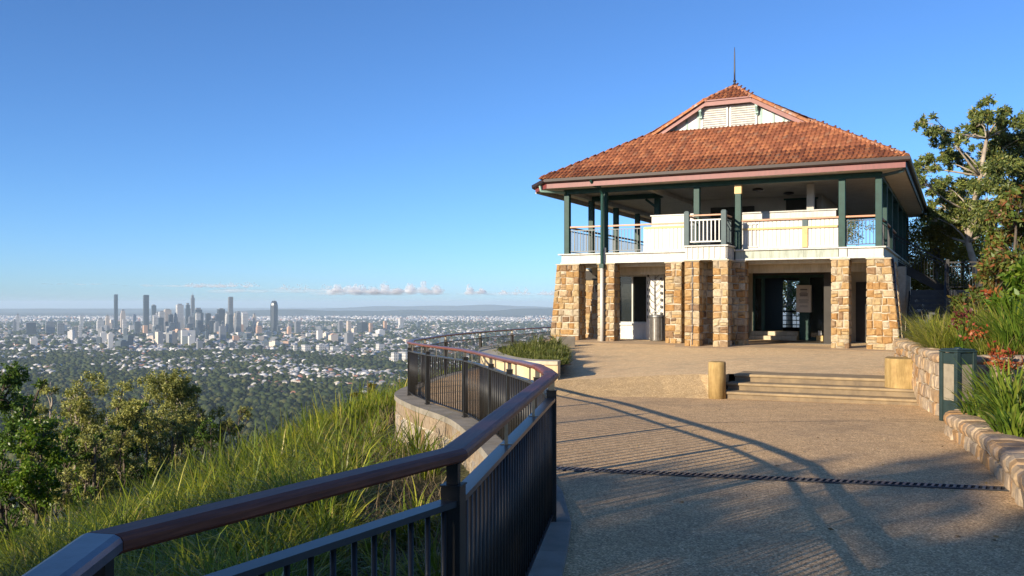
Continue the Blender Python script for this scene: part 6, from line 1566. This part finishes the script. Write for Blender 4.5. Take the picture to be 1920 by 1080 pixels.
mass('distant_houses', 'countless pale house roofs speckling the far suburbs', 'houses', hv, tri, P, S_, rs.choice([.5, -.35, 1.1], len(P)) + rs.normal(0, .2, len(P)), RMM)

# ------------------------------------------------------------------ wooded suburbs as one mass of crowns
def ico(sub):
    bm = bmesh.new(); bmesh.ops.create_icosphere(bm, subdivisions=sub, radius=1)
    v = [tuple(x.co) for x in bm.verts]; f = [tuple(q.index for q in p.verts) for p in bm.faces]; bm.free(); return v, f
forest = leaf_mat('forest_crown', [(0, (.016, .027, .010)), (.5, (.036, .052, .018)), (.85, (.055, .068, .022)), (1, (.075, .075, .03))], 0, .8, clump=.05, spec=.1)
def forest_ring(D0, D1, area, size, sub, zmul=1.0, thr=None, cs=420):
    v, f = ico(sub); v = np.array(v); rj = np.random.RandomState(int(D0)); v = v * (1 + rj.uniform(-.22, .22, (len(v), 1)))
    n = int(.33 * (D1 ** 2 - D0 ** 2) / area); D = np.sqrt(rj.uniform(D0 ** 2, D1 ** 2, n)); k = rj.uniform(-.60, .08, n); X = k * D
    if thr is not None:
        pt = np.array([patch(a, b, cs) for a, b in zip(X, D)]); keep = (rj.uniform(0, 1, n) < np.where(pt > thr, .7, 1.0)); X, D = X[keep], D[keep]; n = len(X)
    r_ = size * (.55 + .95 * rj.uniform(0, 1, n) ** 1.6); P = np.stack([X, D, np.full(n, ZP) + r_ * .75], 1)
    return mass('woodland', 'dark green tree canopy covering the plain between %d and %d kilometres' % (round(D0 / 1000), round(D1 / 1000)) if False else {1000: 'nearest dark woodland at the foot of the hill', 1900: 'tree canopy woven between the nearer suburban houses', 4200: 'hazy tree canopy among the far suburbs'}[int(D0)], 'trees', v, f, P, np.stack([r_, r_, r_ * rj.uniform(.75, 1.15, n) * zmul], 1), rj.uniform(0, 6.28, n), forest)
forest_ring(1000, 1900, 105, 6.6, 2 if False else 1)
forest_ring(1900, 4200, 255, 7.8, 1, thr=.5)
forest_ring(4200, 10500, 2800, 13.5, 1, .8)
sh = MB().box(-70, 70, -22, 22, 0, 9); o = sh.build('warehouse', RM['grey']); o.location = ((150 - 960) / 1720 * 2620, 2620, ZP); o.rotation_euler.z = .1
tag(o, 'long grey flat warehouse roof among the trees above the slope trees', 'warehouse')

# ------------------------------------------------------------------ clouds low on the horizon
def cloud_mat(nm, lo_, hi_):
    m, nt, bs = newmat(nm); d0 = N(nt, 'ShaderNodeBsdfDiffuse'); d0.inputs[0].default_value = (.95, .95, .96, 1); d1 = N(nt, 'ShaderNodeBsdfTranslucent'); d1.inputs[0].default_value = (.95, .95, .96, 1)
    d = N(nt, 'ShaderNodeMixShader'); d.inputs[0].default_value = .5; nt.links.new(d0.outputs[0], d.inputs[1]); nt.links.new(d1.outputs[0], d.inputs[2])
    t = N(nt, 'ShaderNodeBsdfTransparent'); mx = N(nt, 'ShaderNodeMixShader'); tc = N(nt, 'ShaderNodeTexCoord')
    r = ramp(nt, [(.3, (lo_, lo_, lo_)), (.7, (hi_, hi_, hi_))], noise(nt, coords(nt, True), .0012, 5)); nt.links.new(r.outputs[0], mx.inputs[0])
    nt.links.new(t.outputs[0], mx.inputs[1]); nt.links.new(d.outputs[0], mx.inputs[2]); nt.links.new(mx.outputs[0], nt.nodes['Material Output'].inputs[0]); return m
CM = cloud_mat('cloud', .04, .25); CT = cloud_mat('thin_cloud', .012, .09); CD = 70000
def cloud(label, px0, px1, yb, yt, n, seed, thin=False):
    rs_ = np.random.RandomState(seed); s = CD / 1720; v, f = ico(2)
    X0, X1 = (px0 - 960) * s, (px1 - 960) * s; zb, zt = (568 - yb) * s, (568 - yt) * s
    if thin:
        u = rs_.uniform(0, 1, n); r_ = (zt - zb) * .5 * rs_.uniform(.6, 1.1, n); zc = zb + (zt - zb) * rs_.uniform(.3, .7, n); sx = rs_.uniform(4, 9, n)
    else:
        wpx = px1 - px0; k = max(2, int(wpx / 22)); cu = (np.arange(k) + rs_.uniform(.2, .8, k)) / k; hk = rs_.uniform(.3, 1.0, k); hk[rs_.randint(k)] = 1.0; wk = rs_.uniform(7, 13, k) / wpx
        w_ = rs_.randint(0, k, n); t_ = rs_.uniform(-1, 1, n) * rs_.uniform(.3, 1, n); u = cu[w_] + t_ * wk[w_]
        hh = rs_.uniform(0, 1, n) * hk[w_] * (1 - .75 * np.abs(t_)); r_ = (zt - zb) * rs_.uniform(.07, .16, n) * (1.2 - .6 * hh); zc = zb + (zt - zb) * hh; sx = np.where(hh < .25, rs_.uniform(1.6, 2.8, n), rs_.uniform(1.0, 1.4, n))
    P = np.stack([X0 + (X1 - X0) * u, CD + rs_.uniform(-1500, 1500, n), zc], 1)
    o = mass('cloud', label, 'cloud', v, f, P, np.stack([r_ * sx, r_ * 1.5, r_], 1), np.zeros(n), CT if thin else CM); o['kind'] = 'structure'; return o
cloud('largest puffy white cloud bank low over the right suburbs', 622, 832, 550, 525, 420, 1)
cloud('pair of small white puffs left of the building', 866, 926, 550, 532, 110, 2)
cloud('smaller white puff beside the stone pier', 932, 1000, 551, 538, 70, 3)
cloud('faint white puff touching the pavilion corner', 1000, 1060, 553, 541, 60, 10)
cloud('small round white puff above the isolated dark tower', 600, 632, 543, 532, 40, 4)
cloud('small flat white puff left of the round puff', 530, 572, 543, 531, 40, 5)
cloud('long low white cloud with bumps over the main cluster', 345, 478, 538, 526, 190, 6)
cloud('thin dark streak of cloud at the left', 85, 205, 534, 531.5, 16, 7, True)
cloud('thin streak of cloud right of the dark streak', 230, 420, 538, 534, 20, 8, True)
cloud('thin pale cloud band under the white puffs', 600, 1050, 554, 547, 40, 13, True)
cloud('pale cloud band between the towers', 420, 640, 549, 541, 26, 12, True)

# ------------------------------------------------------------------ haze
hb = MB().box(-48000, 48000, -46000, 47000, -229, 76)
hm = bpy.data.materials.new('haze'); hm.use_nodes = True; nt = hm.node_tree; nt.nodes.remove(nt.nodes['Principled BSDF'])
pv_ = N(nt, 'ShaderNodeVolumePrincipled'); pv_.inputs['Color'].default_value = (.66, .84, 1, 1); pv_.inputs['Density'].default_value = 4.2e-5; pv_.inputs['Anisotropy'].default_value = 0.0
nt.links.new(pv_.outputs[0], nt.nodes['Material Output'].inputs['Volume'])
tag(hb.build('haze', hm), 'pale blue haze thickening towards the horizon', 'haze', kind='stuff')

if 0:
    print('TRIS', sum(sum(len(p.vertices) - 2 for p in o.data.polygons) for o in COL.objects if o.type == 'MESH'))
